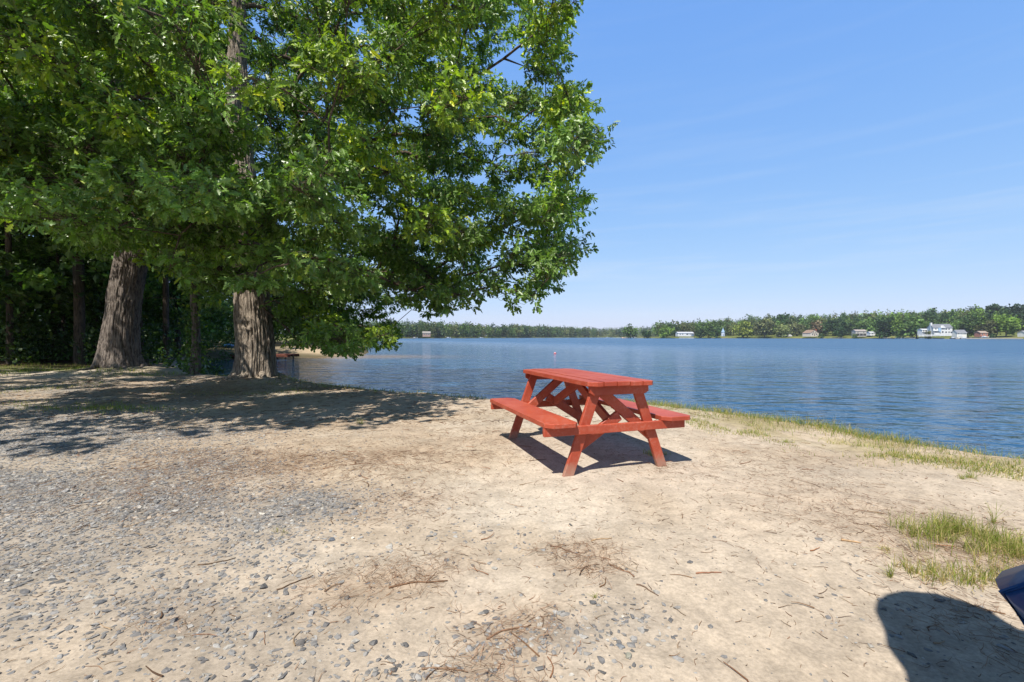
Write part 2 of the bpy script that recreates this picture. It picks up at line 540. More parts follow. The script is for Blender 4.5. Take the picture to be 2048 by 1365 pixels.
    o.data.color_attributes['Col'].data.foreach_set('color', ca.ravel())
    tag(o, 'rippled blue lake water reaching to the far shore', 'lake water', kind='structure')
make_ground()


def ground_z(x, y):
    return float(height(np.array([float(x)]), np.array([float(y)]))[0])


# ------------------------------------------------------------------ the red picnic table
def picnic_table():
    L, W, Bo, Bi, hb, foot = 1.638, 0.593, 0.67, 0.40, 0.437, 0.452
    T = 0.75; th = 0.037
    root = empty('picnic_table', (0.645, 4.583, 0.0), 'red painted wooden picnic table with attached benches on the sand by the water', 'picnic table', rz=0.322)
    p = M['paint']
    # top: five planks in one mesh, outer ones with clipped corners
    mb = MB(); n = 5; gap = 0.011; w = (W - gap * (n - 1)) / n
    def plank(mb, xc, w, z, clip, jit):
        a = w / 2; y0, y1 = -L / 2 + jit, L / 2 - jit; c = 0.06
        poly = [(xc - a, y0), (xc + a, y0), (xc + a, y1), (xc - a, y1)]
        if clip == 'l': poly = [(xc - a + c, y0), (xc + a, y0), (xc + a, y1), (xc - a + c, y1), (xc - a, y1 - c), (xc - a, y0 + c)]
        if clip == 'r': poly = [(xc - a, y0), (xc + a - c * .5, y0), (xc + a, y0 + c * .5), (xc + a, y1 - c), (xc + a - c, y1), (xc - a, y1)]
        if clip == 'lr': poly = [(xc - a + c, y0), (xc + a - c * .5, y0), (xc + a, y0 + c * .5), (xc + a, y1 - c), (xc + a - c, y1), (xc - a + c * .6, y1), (xc - a, y1 - c * .6), (xc - a, y0 + c)]
        pc = np.mean(poly, axis=0); e = 0.004
        inner = [tuple(np.array(q) + unit(pc - np.array(q)) * e * 1.3) for q in poly]
        rings = [[(*q, z - th) for q in inner], [(*q, z - th + e) for q in poly], [(*q, z - e) for q in poly], [(*q, z) for q in inner]]
        mb.loft(rings)
    for k in range(n):
        xc = -W / 2 + w / 2 + k * (w + gap)
        plank(mb, xc, w, T + random.uniform(-.004, .003), 'l' if k == 0 else 'r' if k == n - 1 else '', random.uniform(0, .006))
    mb.build('table_top', p, root)
    for s in (-1, 1):
        mb = MB(); plank(mb, s * (Bo + Bi) / 2, Bo - Bi, hb, 'lr', 0.0)
        mb.build('bench_seat', p, root)
    wl, tl = 0.086, 0.036
    for e in (-1, 1):
        yl = e * (L / 2 - 0.115)                    # leg layer
        yo = yl + e * tl * 1.04                      # outer layer: beam and cleat
        yi = yl - e * tl * 1.04                      # inner layer: braces
        for s in (-1, 1):
            top = np.array([s * 0.185, yl, T - th - 0.012]); bot = np.array([s * foot, yl, -0.03])
            mb = MB(); mb.board(bot, top, (1, 0, 0), wl, tl); mb.build('leg', p, root)
        mb = MB(); mb.board((-Bo + .0, yo, hb - th - 0.036), (Bo - .03, yo, hb - th - 0.036), (0, 0, 1), 0.070, tl); mb.build('seat_support', p, root)
        # cleat with raked ends
        mb = MB(); z1, z0 = T - th - 0.001, T - th - 0.075
        a, b = W / 2 - 0.025, W / 2 - 0.06
        ring = lambda y: [(-b, y, z0), (b, y, z0), (a, y, z0 + .02), (a, y, z1), (-a, y, z1), (-a, y, z0 + .02)]
        mb.loft([ring(yo - tl / 2), ring(yo + tl / 2)][::1]); mb.build('cleat', p, root)
        q = -1 if e == -1 else 1
        mb = MB(); mb.board((q * 0.13, yi, T - th - 0.05), (-q * 0.36, yi, 0.26), (0, 0, 1), wl, tl); mb.build('brace', p, root)
        mb = MB(); mb.board((q * 0.355, yi, 0.20), (-q * 0.045, yi, 0.452), (0, 0, 1), wl, tl); mb.build('brace', p, root)
        mb = MB(); mb.board((0.03 * e, yi - e * 0.03, 0.40), (0.03 * e, e * 0.03, T - th - 0.045), (0, 0, 1), 0.084, tl); mb.build('brace', p, root)
    return root
picnic_table()

# ------------------------------------------------------------------ leaves
LEAF_HI = [(.12, .03), (.21, .17), (.29, .07), (.44, .27), (.53, .09), (.70, .26), (.78, .10), (.9, .13)]
LEAF_LO = [(.18, .16), (.30, .08), (.52, .27), (.64, .11), (.84, .17)]


def leaf_mesh(base, d, nrm, L, lod):
    """lobed leaves: arrays of N; returns V, faces"""
    edge = LEAF_HI if lod == 'hi' else LEAF_LO
    N = len(base); side = unit(np.cross(nrm, d)); nrm = np.cross(d, side)
    t = np.array([0, 1] + [e[0] for e in edge] * 2); s = np.array([0, 0] + [e[1] for e in edge] + [-e[1] for e in edge])
    fold = rng.uniform(0.05, 0.55, (N, 1)); curl = rng.uniform(-0.1, 0.4, (N, 1))
    lift = np.abs(s)[None] * fold - curl * (t[None] ** 2)
    V = base[:, None] + L[:, None, None] * (t[None, :, None] * d[:, None] + s[None, :, None] * side[:, None] + lift[..., None] * nrm[:, None])
    m = len(edge); nv = 2 + 2 * m; off = (np.arange(N) * nv)[:, None]
    f1 = np.array([0] + list(range(2, 2 + m)) + [1])[None] + off
    f2 = np.array([1] + list(range(1 + 2 * m, 1 + m, -1)) + [0])[None] + off
    return V.reshape(-1, 3), np.concatenate([f1, f2]), nv


def diamond_leaves(pos, L, up=0.5, asp=0.55):
    """simple pointed leaves for plants farther off"""
    N = len(pos)
    d = unit(rng.normal(size=(N, 3)) + np.array([0, 0, -.25])); nr = unit(rng.normal(size=(N, 3)) * (1 - up) + np.array([0, 0, 1]) * up)
    s = unit(np.cross(nr, d)); nr = np.cross(d, s)
    L = np.broadcast_to(L, (N,))[:, None]
    V = np.stack([pos, pos + L * (.45 * d + asp / 2 * s + .08 * nr), pos + L * d, pos + L * (.45 * d - asp / 2 * s + .08 * nr)], 1)
    return V.reshape(-1, 3), np.arange(4 * N).reshape(N, 4)


def green(N, base, spread=0.3, yellow=0.0):
    """real leaf colour variation, leaf to leaf"""
    b = np.array(base); k = np.exp(rng.normal(0, spread, (N, 1)))
    c = b[None] * k
    yw = (rng.random((N, 1)) < yellow)
    c = np.where(yw, c * np.array([2.3, 1.75, 0.9]), c)
    return np.clip(c, 0, 0.5)


def tubes_mesh(paths, n=6):
    """many tubes, each (points Kx3, radii K), into one vertex/face set"""
    Vs, Qs, o = [], [], 0
    th = np.linspace(0, 2 * np.pi, n, endpoint=False); cs, sn = np.cos(th), np.sin(th)
    for P, rad in paths:
        K = len(P); T = unit(np.gradient(P, axis=0))
        ref = np.where(np.abs(T[:, 2:3]) < 0.85, np.array([[0, 0, 1.0]]), np.array([[1.0, 0, 0]]))
        if abs(T[:, 2]).mean() > 0.6: ref = np.array([[1.0, 0.13, 0]]).repeat(K, 0)
        else: ref = np.array([[0, 0.05, 1.0]]).repeat(K, 0)
        a = unit(np.cross(T, ref)); b = np.cross(T, a)
        V = P[:, None] + rad[:, None, None] * (a[:, None] * cs[None, :, None] + b[:, None] * sn[None, :, None])
        Vs.append(V.reshape(-1, 3))
        i = np.arange(K - 1)[:, None] * n; k = np.arange(n)[None]
        Qs.append(np.stack([i + k, i + (k + 1) % n, i + n + (k + 1) % n, i + n + k], -1).reshape(-1, 4) + o)
        o += K * n
    return np.concatenate(Vs), np.concatenate(Qs)


def trunk_mesh(path, rad, flare, nv=260, nu=240, ridge=0.045, seed=0.0, knot=None):
    """old bark trunk: swept tube with root flare and vertical ridges. path: list of points"""
    P = np.array(path, float); rad = np.array(rad, float)
    tt = np.linspace(0, 1, nv) ** 1.5 * (len(P) - 1); i0 = np.clip(tt.astype(int), 0, len(P) - 2); f = (tt - i0)
    def cr(A):
        A = np.asarray(A, float)
        pad = np.concatenate([[2 * A[0] - A[1]], A, [2 * A[-1] - A[-2]]])
        p0, p1, p2, p3 = pad[i0], pad[i0 + 1], pad[i0 + 2], pad[i0 + 3]
        g = f[:, None] if A.ndim > 1 else f
        return 0.5 * ((2 * p1) + (-p0 + p2) * g + (2 * p0 - 5 * p1 + 4 * p2 - p3) * g ** 2 + (-p0 + 3 * p1 - 3 * p2 + p3) * g ** 3)
    C = cr(P); rr = cr(rad)
    th = np.linspace(0, 2 * np.pi, nu, endpoint=False)
    z = C[:, 2] - C[0, 2]
    roots = 1 + flare * np.exp(-z / 0.38)[:, None] * (0.45 + 0.75 * np.clip(np.cos(th[None] * 5 + seed + 0.6 * np.sin(th[None] * 2 + seed)), -0.3, 1))
    TH = np.broadcast_to(th[None], (nv, nu)); Z = np.broadcast_to(z[:, None], (nv, nu))
    twist = TH + 0.10 * Z + 0.05 * np.sin(Z * 2.1 + seed)
    q = np.stack([np.cos(twist) * 5.5 + seed, np.sin(twist) * 5.5, Z * 0.95], -1)
    n = fbm(q, 3); n_ = 1 - np.abs(2 * n - 1) * 2.2
    q2 = np.stack([np.cos(twist) * 14 + seed, np.sin(twist) * 14, Z * 2.6], -1)
    nn = 1 - np.abs(2 * fbm(q2, 2) - 1) * 2
    lump = fbm(np.stack([np.cos(TH) * 0.9 + seed, np.sin(TH) * 0.9, Z * 0.5], -1), 2) - 0.5
    r = rr[:, None] * roots * (1 + 0.16 * lump) - ridge * np.clip(n_, 0, 1) - ridge * 0.6 * np.clip(nn, 0, 1)
    if knot:
        for kth, kz, ka, ks in knot:
            dth = (TH - kth + np.pi) % (2 * np.pi) - np.pi
            dd = np.sqrt((dth * 0.5) ** 2 + ((Z - kz) * 1.5) ** 2)
            r = r + ka * np.exp(-((dd - ks) / (ks * .5)) ** 2) - ka * 0.5 * np.exp(-(dd / (ks * 0.5)) ** 2)
    V = C[:, None] + np.stack([r * np.cos(TH), r * np.sin(TH), np.zeros_like(r)], -1)
    i = np.arange(nv - 1)[:, None] * nu; k = np.arange(nu)[None]
    Q = np.stack([i + k, i + (k + 1) % nu, i + nu + (k + 1) % nu, i + nu + k], -1).reshape(-1, 4)
    return V.reshape(-1, 3), Q, C, rr


def in_poly(px, py, poly):
    ins = np.zeros(px.shape, bool); n = len(poly)
    for i in range(n):
        ax, ay = poly[i]; bx, by = poly[(i + 1) % n]
        if ay == by: continue
        c = (ay > py) != (by > py)
        ins ^= c & (px < ax + (py - ay) / (by - ay) * (bx - ax))
    return ins


# how far the crowns reach, seen from the tripod (the outline of the real crowns)
CROWN = [(-7000, -4000), (1120, -4000), (1172, 0), (1160, 130), (1178, 185), (1182, 245), (1208, 268), (1190, 300), (1160, 345), (1180, 390), (1170, 420), (1138, 440), (1145, 480), (1170, 505), (1125, 545), (1098, 582), (1055, 606), (1000, 596),
         (962, 556), (935, 586), (895, 624), (850, 624), (818, 606), (792, 556), (776, 590), (796, 655), (800, 690), (768, 708), (700, 700), (650, 690), (600, 684), (566, 676), (552, 640), (545, 575), (480, 570), (440, 628), (405, 600), (335, 545), (300, 505), (212, 490), (196, 515), (130, 450), (40, 425), (-900, 430), (-7000, 600)]
SH_A = np.array([-4.44, 4.29]); SH_N = np.array([3.41, -4.04]) / 5.29


def keep_points(P, jit):
    Y = np.maximum(P[:, 1], 0.5)
    px = 1024 + F_PX * P[:, 0] / Y + rng.normal(0, jit, len(P)); py = HOR - F_PX * (P[:, 2] - CAM_H) / Y + rng.normal(0, jit, len(P))
    ok = in_poly(px, py, CROWN) | (P[:, 1] < 1.5)
    S = P[:, :2] + P[:, 2:3] * np.array([SUN_A, SUN_B])
    lit = ((S - SH_A) @ SH_N > rng.normal(0, 0.12, len(P)))
    wat = lake_sd(S[:, 0], S[:, 1]) < 0.15
    ok &= ~lit | wat
    return ok & (np.linalg.norm(P - np.array([0, 0, CAM_H]), axis=1) > 4.2)


def ellipsoid(n, c, r, lo=0.0):
    d = unit(rng.normal(size=(n, 3))); k = (lo ** 3 + (1 - lo ** 3) * rng.random((n, 1))) ** (1 / 3)
    return np.array(c) + d * k * np.array(r)


def oak(name, base, path, rad, flare, clumps, seed, label, bark, knot, leafcol):
    root = empty(name, base, label, 'tree')
    V, Q, C, rr = trunk_mesh(path, rad, flare, seed=seed, knot=knot)
    tr = build('trunk', V - np.array(base), [Q], bark, root, smooth=True)
    base = np.array(base)
    for k in range(6):
        a = seed + k * 1.05 + rng.uniform(-.2, .2); ln = rng.uniform(.5, 1.3); t = np.linspace(0, 1, 8)
        ca = a + 0.35 * np.sin(t * 3 + k); X = base[0] + (rad[0] * .85 + t * ln) * np.cos(ca); Y = base[1] + (rad[0] * .85 + t * ln) * np.sin(ca)
        Z = height(X, Y) + np.interp(t, [0, .25, 1], [.07, .01, -.04]); rr_ = np.interp(t, [0, .3, 1], [.085, .05, .02])
        V_, Q_ = tubes_mesh([(np.stack([X, Y, Z], -1) - base, rr_)], 10); build('root', V_, [Q_], bark, root, smooth=True)
    # limbs grow outward, every clump joins the nearest wood already there
    nodes = [tuple(p) for p in C[104:]]; par = [-1] * len(nodes); load = [0.0] * len(nodes); cost = [0.0] * len(nodes)
    trad = list(rr[104:]); isT = [True] * len(nodes)
    axis = C[:, :2].mean(axis=0)
    order = np.argsort(np.linalg.norm(clumps - np.array([axis[0], axis[1], 5.5]), axis=1))
    paths = []
    pdir = {}
    for ci in order:
        c = clumps[ci]
        A = np.array(nodes); dist = np.linalg.norm(A - c, axis=1)
        hor = np.hypot(A[:, 0] - axis[0], A[:, 1] - axis[1]); hc = math.hypot(c[0] - axis[0], c[1] - axis[1])
        w = dist + 0.35 * np.array(cost) + np.where(hor > hc, 2.0 * (hor - hc), 0) + 0.25 * np.maximum(0, A[:, 2] - c[2])
        j = int(np.argmin(w)); a = A[j]
        Ld = dist[j]; k = max(3, int(Ld / 0.35) + 1)
        t = np.linspace(0, 1, k)[1:, None]
        sag = np.array([0, 0, 1.0]) * 0.10 * Ld * np.sin(np.pi * t)
        wig = rng.normal(0, 0.05 * min(Ld, 1.5), (k - 1, 3)) * np.sin(np.pi * t)
        pts = a + (c - a) * t + sag + wig
        idx = [j]
        for q in pts:
            nodes.append(tuple(q)); par.append(idx[-1]); load.append(0.0); cost.append(cost[idx[-1]] + Ld / (k - 1)); isT.append(False)
            idx.append(len(nodes) - 1)
        paths.append(idx); pdir[ci] = unit(c - a)
        m = idx[-1]
        while m >= 0 and not isT[m]:
            load[m] += 1; m = par[m]
    A = np.array(nodes)
    bigs, small = {}, []
    for idx in paths:
        P = A[idx] - base
        r = np.array([0.0085 * (max(load[i], 1.0)) ** 0.52 for i in idx])
        if isT[idx[0]]: r[0] = r[1] * 1.5
        else: r[0] = min(r[1] * 1.1, 0.0085 * load[idx[0]] ** 0.52)
        if load[idx[1]] > 5:
            m = idx[1]
            while par[m] >= 0 and not isT[par[m]]: m = par[m]
            bigs.setdefault(m, []).append((P, np.clip(r, 0.006, 0.21)))
        else: small.append((P, np.clip(r, 0.006, 0.21)))
    for big in bigs.values():
        V, Q = tubes_mesh(big, 9); build('limb', V, [Q], M['branch'], root, smooth=True)
    # sprigs
    hiB, hiD, hiN, hiL = [], [], [], []
    tw = []
    for ci in range(len(clumps)):
        c = clumps[ci]; Y = max(c[1], 1)
        vis = (HOR - F_PX * (c[2] - CAM_H) / Y > -160) and c[1] > 1.0
        r = rng.uniform(0.36, 0.70)
        ns = int(44 * (r / 0.55) ** 2) if vis else 12
        S = ellipsoid(ns, c, (r, r, r * 0.55), 0.3)
        S = S[keep_points(S, 20)] if vis else S
        if not len(S): continue
        out = unit(S - c + np.array([0, 0, 0.15]) + 0.4 * unit(c - np.array([axis[0], axis[1], c[2]])))
        for s in S[: (len(S) if vis else 0)]:
            c_ = c - pdir[ci] * rng.uniform(-0.2, 1.0) * r
            mid = (c_ + s) / 2 + rng.normal(0, 0.07, 3)
            tw.append((np.array([c_, mid, s]) - base, np.array([0.004, 0.003, 0.002])))
        nl = rng.integers(6, 11, len(S)) if vis else np.full(len(S), 6)
        rep = np.repeat(np.arange(len(S)), nl); n = len(rep)
        ax = out[rep]
        d = unit(ax * 0.5 + rng.normal(0, 0.55, (n, 3)) + np.array([0, 0, -0.50]))
        b = S[rep] + d * 0.03 - ax * rng.uniform(0, 0.16, (n, 1))
        nr = unit(ax * 0.40 + np.array([-0.12, -0.34, 0.55]) + rng.normal(0, 0.45, (n, 3)))
        hiB.append(b); hiD.append(d); hiN.append(nr)
        outer = math.hypot(c[0] - axis[0], c[1] - axis[1]); flush_lit = rng.random() < (0.14 + 0.5 * float(sstep(3.5, 7.0, outer)) * float(sstep(3.0, 5.5, c[2])))  # young leaves, plus outer top clumps coloured brighter to look sunlit
        hiL.append(np.stack([rng.uniform(0.085, 0.155, n) * (1.0 if vis else 1.6), np.full(n, np.linalg.norm(c)), np.full(n, 1.0 if flush_lit else 0.0), np.full(n, rng.normal(0, 0.12))], -1))
    B = np.concatenate(hiB); D = np.concatenate(hiD); Nn = np.concatenate(hiN); Lm = np.concatenate(hiL)
    near = Lm[:, 1] < 8.0
    Vs, Fs, Cs, o = [], [], [], 0
    for msk, lod in ((near, 'hi'), (~near, 'lo')):
        if not msk.any(): continue
        V, Fq, nv = leaf_mesh(B[msk] - base, D[msk], Nn[msk], Lm[msk, 0], lod)
        c = green(int(msk.sum()), leafcol, 0.22, 0.03)
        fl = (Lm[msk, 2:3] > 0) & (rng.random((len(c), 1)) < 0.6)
        c = np.where(fl, c * np.array([2.0, 1.65, 0.8]), c) * np.exp(Lm[msk, 3:4])  # yellower, lighter tint: young growth and sunlight painted into the leaf colour
        Vs.append(V); Fs.append(Fq + o); Cs.append(np.repeat(c, nv, axis=0)); o += len(V)
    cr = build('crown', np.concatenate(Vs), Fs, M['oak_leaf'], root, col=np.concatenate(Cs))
    V, Q = tubes_mesh(small, 5); V2, Q2 = tubes_mesh(tw, 3)
    build('twigs', np.concatenate([V, V2]), [np.concatenate([Q, Q2 + len(V)])], M['branch'], cr, smooth=True)
    print(name, 'leaves', len(B), 'clumps', len(clumps))
    return root


def clumps_for(c, r, n, lo, extra=()):
    P = ellipsoid(n, c, r, lo)
    P = P[P[:, 2] > 0.2]
    for (n2_, c2, r2) in extra:
        P = np.concatenate([P, ellipsoid(n2_, c2, r2, 0.0)])
    P = P[keep_points(P, 4)]
    P = P[vnoise(P * 0.62 + 3.1) > 0.39]
    # gaps the sun finds its way through
    S = P[:, :2] + P[:, 2:3] * np.array([SUN_A, SUN_B])
    gap = (n2(S[:, 0], S[:, 1] - 0.25 * S[:, 0], 0.9, 2, 61.0) * 0.5 + 0.5 * n2(S[:, 0] * 0.35, S[:, 1] - 0.25 * S[:, 0], 0.95, 2, 40.0)) > 0.56
    P = P[~(gap & (lake_sd(S[:, 0], S[:, 1]) > 0.2) & (S[:, 1] < 13.5) & (rng.random(len(P)) < 0.9))]
    sun_dir = unit(np.array([-SUN_A, -SUN_B, 1.0]))
    for q in ((-12.75, 14.4, 1.0), (-12.3, 14.4, 2.3), (-12.5, 14.4, 3.2), (-6.3, 11.5, 0.7), (-6.5, 11.55, 1.7), (-6.85, 11.5, 2.4), (-6.9, 11.5, 5.6)):
        dv = P - np.array(q); al = dv @ sun_dir
        P = P[(np.linalg.norm(dv - al[:, None] * sun_dir, axis=1) > 0.55) | (al < 0)]
    # the crown is open on its sunny upper side
    Y = np.maximum(P[:, 1], 0.5); px = 1024 + F_PX * P[:, 0] / Y; py = HOR - F_PX * (P[:, 2] - CAM_H) / Y
    up = (py < -90) & (P[:, 1] > 4.6)
    P_keep = ~((P[:, 1] < 9.5) & (px > 390) & (px < 570) & (py < 340) & (py > -90) & (rng.random(len(P)) < 0.45)); P = P[P_keep]; up = up[P_keep]; px = px[P_keep]
    P = P[~up | (rng.random(len(P)) < np.where(px > 820, 0.07, np.where(px > 350, 0.19, 0.28)))]
    # even spacing
    keep = []
    for p in P:
        if not keep or np.min(np.linalg.norm(np.array(keep) - p, axis=1)) > 0.71: keep.append(p)
    return np.array(keep)


zR = ground_z(-6.57, 12.0) - 0.06; zL = ground_z(-12.4, 14.9) - 0.08
clR = clumps_for((-6.0, 10.6, 8.3), (9.0, 7.6, 8.6), 1800, 0.35,
                 [(340, (-3.6, 12.6, 2.0), (2.8, 2.6, 2.4)), (380, (0.0, 10.5, 3.8), (2.4, 2.6, 3.2)), (260, (-1.2, 8.8, 5.6), (2.6, 2.0, 2.6)), (70, (-3.4, 6.4, 2.9), (1.6, 1.0, 1.2)), (60, (-2.75, 5.05, 2.25), (0.9, 0.5, 0.75)), (40, (-3.7, 5.2, 2.6), (0.9, 0.6, 0.5)), (120, (-6.5, 9.0, 3.4), (2.6, 2.0, 1.6)), (260, (0.35, 9.5, 2.7), (1.3, 1.7, 1.1)), (240, (0.6, 8.4, 5.2), (1.6, 1.6, 2.4)), (520, (-4.2, 2.6, 5.3), (2.6, 1.8, 1.1)), (120, (-7.5, 3.4, 5.2), (3.0, 2.4, 1.2))])
clL = clumps_for((-13.2, 13.6, 9.6), (9.0, 8.4, 8.4), 1200, 0.3,
                 [(160, (-8.6, 8.6, 4.4), (3.6, 2.4, 2.6)), (120, (-6.0, 6.4, 4.0), (2.4, 1.6, 1.8)), (150, (-14.5, 12.5, 4.5), (5, 3.0, 2.4))])
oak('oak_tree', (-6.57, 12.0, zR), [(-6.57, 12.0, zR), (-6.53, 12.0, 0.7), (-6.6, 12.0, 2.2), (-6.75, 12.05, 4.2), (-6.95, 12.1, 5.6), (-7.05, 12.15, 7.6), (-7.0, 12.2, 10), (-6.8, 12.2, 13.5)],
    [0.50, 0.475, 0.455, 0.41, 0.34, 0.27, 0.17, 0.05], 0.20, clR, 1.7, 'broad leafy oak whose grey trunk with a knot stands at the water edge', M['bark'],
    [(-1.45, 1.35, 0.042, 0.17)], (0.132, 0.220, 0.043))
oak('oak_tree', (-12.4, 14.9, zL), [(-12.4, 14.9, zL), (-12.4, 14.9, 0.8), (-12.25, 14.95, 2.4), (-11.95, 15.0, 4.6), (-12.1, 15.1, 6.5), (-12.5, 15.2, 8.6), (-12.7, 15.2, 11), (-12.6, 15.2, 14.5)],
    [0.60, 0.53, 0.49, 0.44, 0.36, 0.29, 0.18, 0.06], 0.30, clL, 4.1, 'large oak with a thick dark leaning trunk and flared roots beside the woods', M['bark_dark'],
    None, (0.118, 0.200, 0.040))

#@@PART2@@
# ------------------------------------------------------------------ gravel, litter, grass
def scatter(n, x0, x1, y0, y1, dens):
    x = rng.uniform(x0, x1, n); y = rng.uniform(y0, y1, n)
    k = (rng.random(n) < dens(x, y)) & (lake_sd(x, y) > 0.5)
    return x[k], y[k]


ICO_V = []
_p = (1 + 5 ** 0.5) / 2
for a_, b_ in ((1, _p), (-1, _p), (1, -_p), (-1, -_p)):
    ICO_V += [(0, a_, b_)]
ICO_V = np.array([(-1, _p, 0), (1, _p, 0), (-1, -_p, 0), (1, -_p, 0), (0, -1, _p), (0, 1, _p), (0, -1, -_p), (0, 1, -_p), (_p, 0, -1), (_p, 0, 1), (-_p, 0, -1), (-_p, 0, 1)]) / 1.902
ICO_F = np.array([(0, 11, 5), (0, 5, 1), (0, 1, 7), (0, 7, 10), (0, 10, 11), (1, 5, 9), (5, 11, 4), (11, 10, 2), (10, 7, 6), (7, 1, 8), (3, 9, 4), (3, 4, 2), (3, 2, 6), (3, 6, 8), (3, 8, 9), (4, 9, 5), (2, 4, 11), (6, 2, 10), (8, 6, 7), (9, 8, 1)])


def stones(x, y, size, flat=(0.22, 0.55), sink=0.42):
    N = len(x); z = height(x, y)
    V = ICO_V[None] * (1 + rng.uniform(-0.5, 0.35, (N, 12, 1)))
    sc = np.stack([rng.uniform(0.85, 1.5, N), rng.uniform(0.6, 1.05, N), rng.uniform(*flat, N)], -1) * (size / 2)[:, None]
    V = V * sc[:, None]
    tx = rng.normal(0, 0.25, N)
    c, s = np.cos(tx)[:, None], np.sin(tx)[:, None]
    V = np.stack([V[..., 0], V[..., 1] * c - V[..., 2] * s, V[..., 1] * s + V[..., 2] * c], -1)
    a = rng.uniform(0, 6.28, N); c, s = np.cos(a)[:, None], np.sin(a)[:, None]
    V = np.stack([V[..., 0] * c - V[..., 1] * s, V[..., 0] * s + V[..., 1] * c, V[..., 2]], -1)
    V = V + np.stack([x, y, z + sc[:, 2] * (1 - 2 * sink) * 0.8], -1)[:, None]
    F = ICO_F[None] + (np.arange(N) * 12)[:, None, None]
    return V.reshape(-1, 3), F.reshape(-1, 3)


def stone_cols(N):
    base = np.array([(0.148, 0.142, 0.138), (0.20, 0.192, 0.182), (0.255, 0.243, 0.225), (0.11, 0.106, 0.102), (0.31, 0.29, 0.255), (0.29, 0.235, 0.18), (0.40, 0.365, 0.31)])
    k = rng.choice(len(base), N, p=[.28, .30, .18, .09, .07, .07, .01])
    return base[k] * rng.uniform(0.8, 1.25, (N, 1))


x, y = scatter(380000, -7.5, 3.2, 1.2, 7.0, lambda x, y: np.minimum(gravel_density(x, y), 1.0) * 1.0)
sz = np.clip(np.exp(rng.normal(math.log(0.0160), 0.38, len(x))), 0.008, 0.05)
V, Fc = stones(x, y, sz); c = stone_cols(len(x))
x2, y2 = scatter(80000, -6.5, 3.6, 1.2, 6.0, lambda x, y: 0.05 + gravel_density(x, y) * 0.6)
V2, F2 = stones(x2, y2, rng.uniform(0.004, 0.011, len(x2)), sink=0.1); c2 = stone_cols(len(x2))
x3, y3 = scatter(60000, -14, -1.5, 6.0, 14.0, lambda x, y: gravel_density(x, y) * 0.55 + 0.03)
V3, F3 = stones(x3, y3, rng.uniform(0.012, 0.045, len(x3))); c3 = stone_cols(len(x3))
o = build('gravel', np.concatenate([V, V2, V3]), [np.concatenate([Fc, F2 + len(V), F3 + len(V) + len(V2)])], M['stone'], col=np.repeat(np.concatenate([c, c2, c3]), 12, axis=0))
tag(o, 'blue grey crushed stone scattered over the sand', 'gravel', kind='stuff')
print('stones', len(x), len(x2), len(x3))


def sticks(x, y, ln, r, cols, lift=0.0, bend=0.25, n=4, K=5):
    N = len(x); a = rng.uniform(0, np.pi, N) if np.isscalar(bend) else bend[1]
    b = bend if np.isscalar(bend) else bend[0]
    t = np.linspace(-0.5, 0.5, K)
    kx = rng.normal(0, b, N); ky = rng.normal(0, b * 0.7, N)
    u = t[None] * ln[:, None]; v = (kx[:, None] * (t[None] ** 2 - 0.08) + ky[:, None] * t[None] ** 3 * 2 + rng.normal(0, 0.02, (N, K))) * ln[:, None]
    X = x[:, None] + u * np.cos(a)[:, None] - v * np.sin(a)[:, None]; Y = y[:, None] + u * np.sin(a)[:, None] + v * np.cos(a)[:, None]
    Z = height(X, Y) + r[:, None] * 0.8 + rng.uniform(0, 1, (N, 1)) * lift + np.abs(t[None] + 0.5) * rng.uniform(0, lift * 1.5 + 1e-6, (N, 1))
    P = np.stack([X, Y, Z], -1)
    T = unit(np.gradient(P, axis=1)); up = np.array([0, 0, 1.0]); s = unit(np.cross(T, up)); q = np.cross(s, T)
    th = np.linspace(0, 2 * np.pi, n, endpoint=False) + 0.4
    tap = (1 - 0.5 * np.abs(t[None] + 0.5)) * r[:, None]
    V = P[:, :, None] + tap[:, :, None, None] * (s[:, :, None] * np.cos(th)[None, None, :, None] + q[:, :, None] * np.sin(th)[None, None, :, None])
    i = np.arange(K - 1)[:, None] * n; k = np.arange(n)[None]
    Q = np.stack([i + k, i + (k + 1) % n, i + n + (k + 1) % n, i + n + k], -1).reshape(-1, 4)
    Q = (Q[None] + (np.arange(N) * K * n)[:, None, None]).reshape(-1, 4)
    return V.reshape(-1, 3), Q, np.repeat(cols, K * n, axis=0)


def brown(N):
    base = np.array([(0.17, 0.095, 0.05), (0.22, 0.14, 0.085), (0.11, 0.065, 0.04), (0.32, 0.23, 0.145), (0.25, 0.12, 0.06)])
    return base[rng.choice(5, N)] * rng.uniform(0.7, 1.25, (N, 1))


parts = []
x, y = scatter(90000, -5.5, 4.6, 1.25, 8.0, lambda x, y: 0.04 + litter_density(x, y) * 0.4)
parts.append(sticks(x, y, np.exp(rng.normal(math.log(0.026), 0.55, len(x))), rng.uniform(0.0006, 0.0017, len(x)), brown(len(x)), 0.003, 0.5, n=3, K=4))
x, y = scatter(48000, -3.5, 3.4, 1.25, 4.6, lambda x, y: np.clip(litter_density(x, y) - 0.32, 0, 1) * 0.9)
parts.append(sticks(x, y, rng.uniform(0.03, 0.11, len(x)), rng.uniform(0.0006, 0.0012, len(x)), np.array([(0.24, 0.145, 0.09)]) * rng.uniform(.6, 1.3, (len(x), 1)), 0.012, 0.9, n=3, K=5))
x, y = scatter(2600, -4.5, 4.4, 1.3, 7.0, lambda x, y: litter_density(x, y) * 0.40)
parts.append(sticks(x, y, np.exp(rng.normal(math.log(0.09), 0.4, len(x))), rng.uniform(0.0015, 0.0034, len(x)), brown(len(x)), 0.004, 0.4))
x, y = scatter(9000, -12, 3.0, 6.0, 13.5, lambda x, y: 0.5)
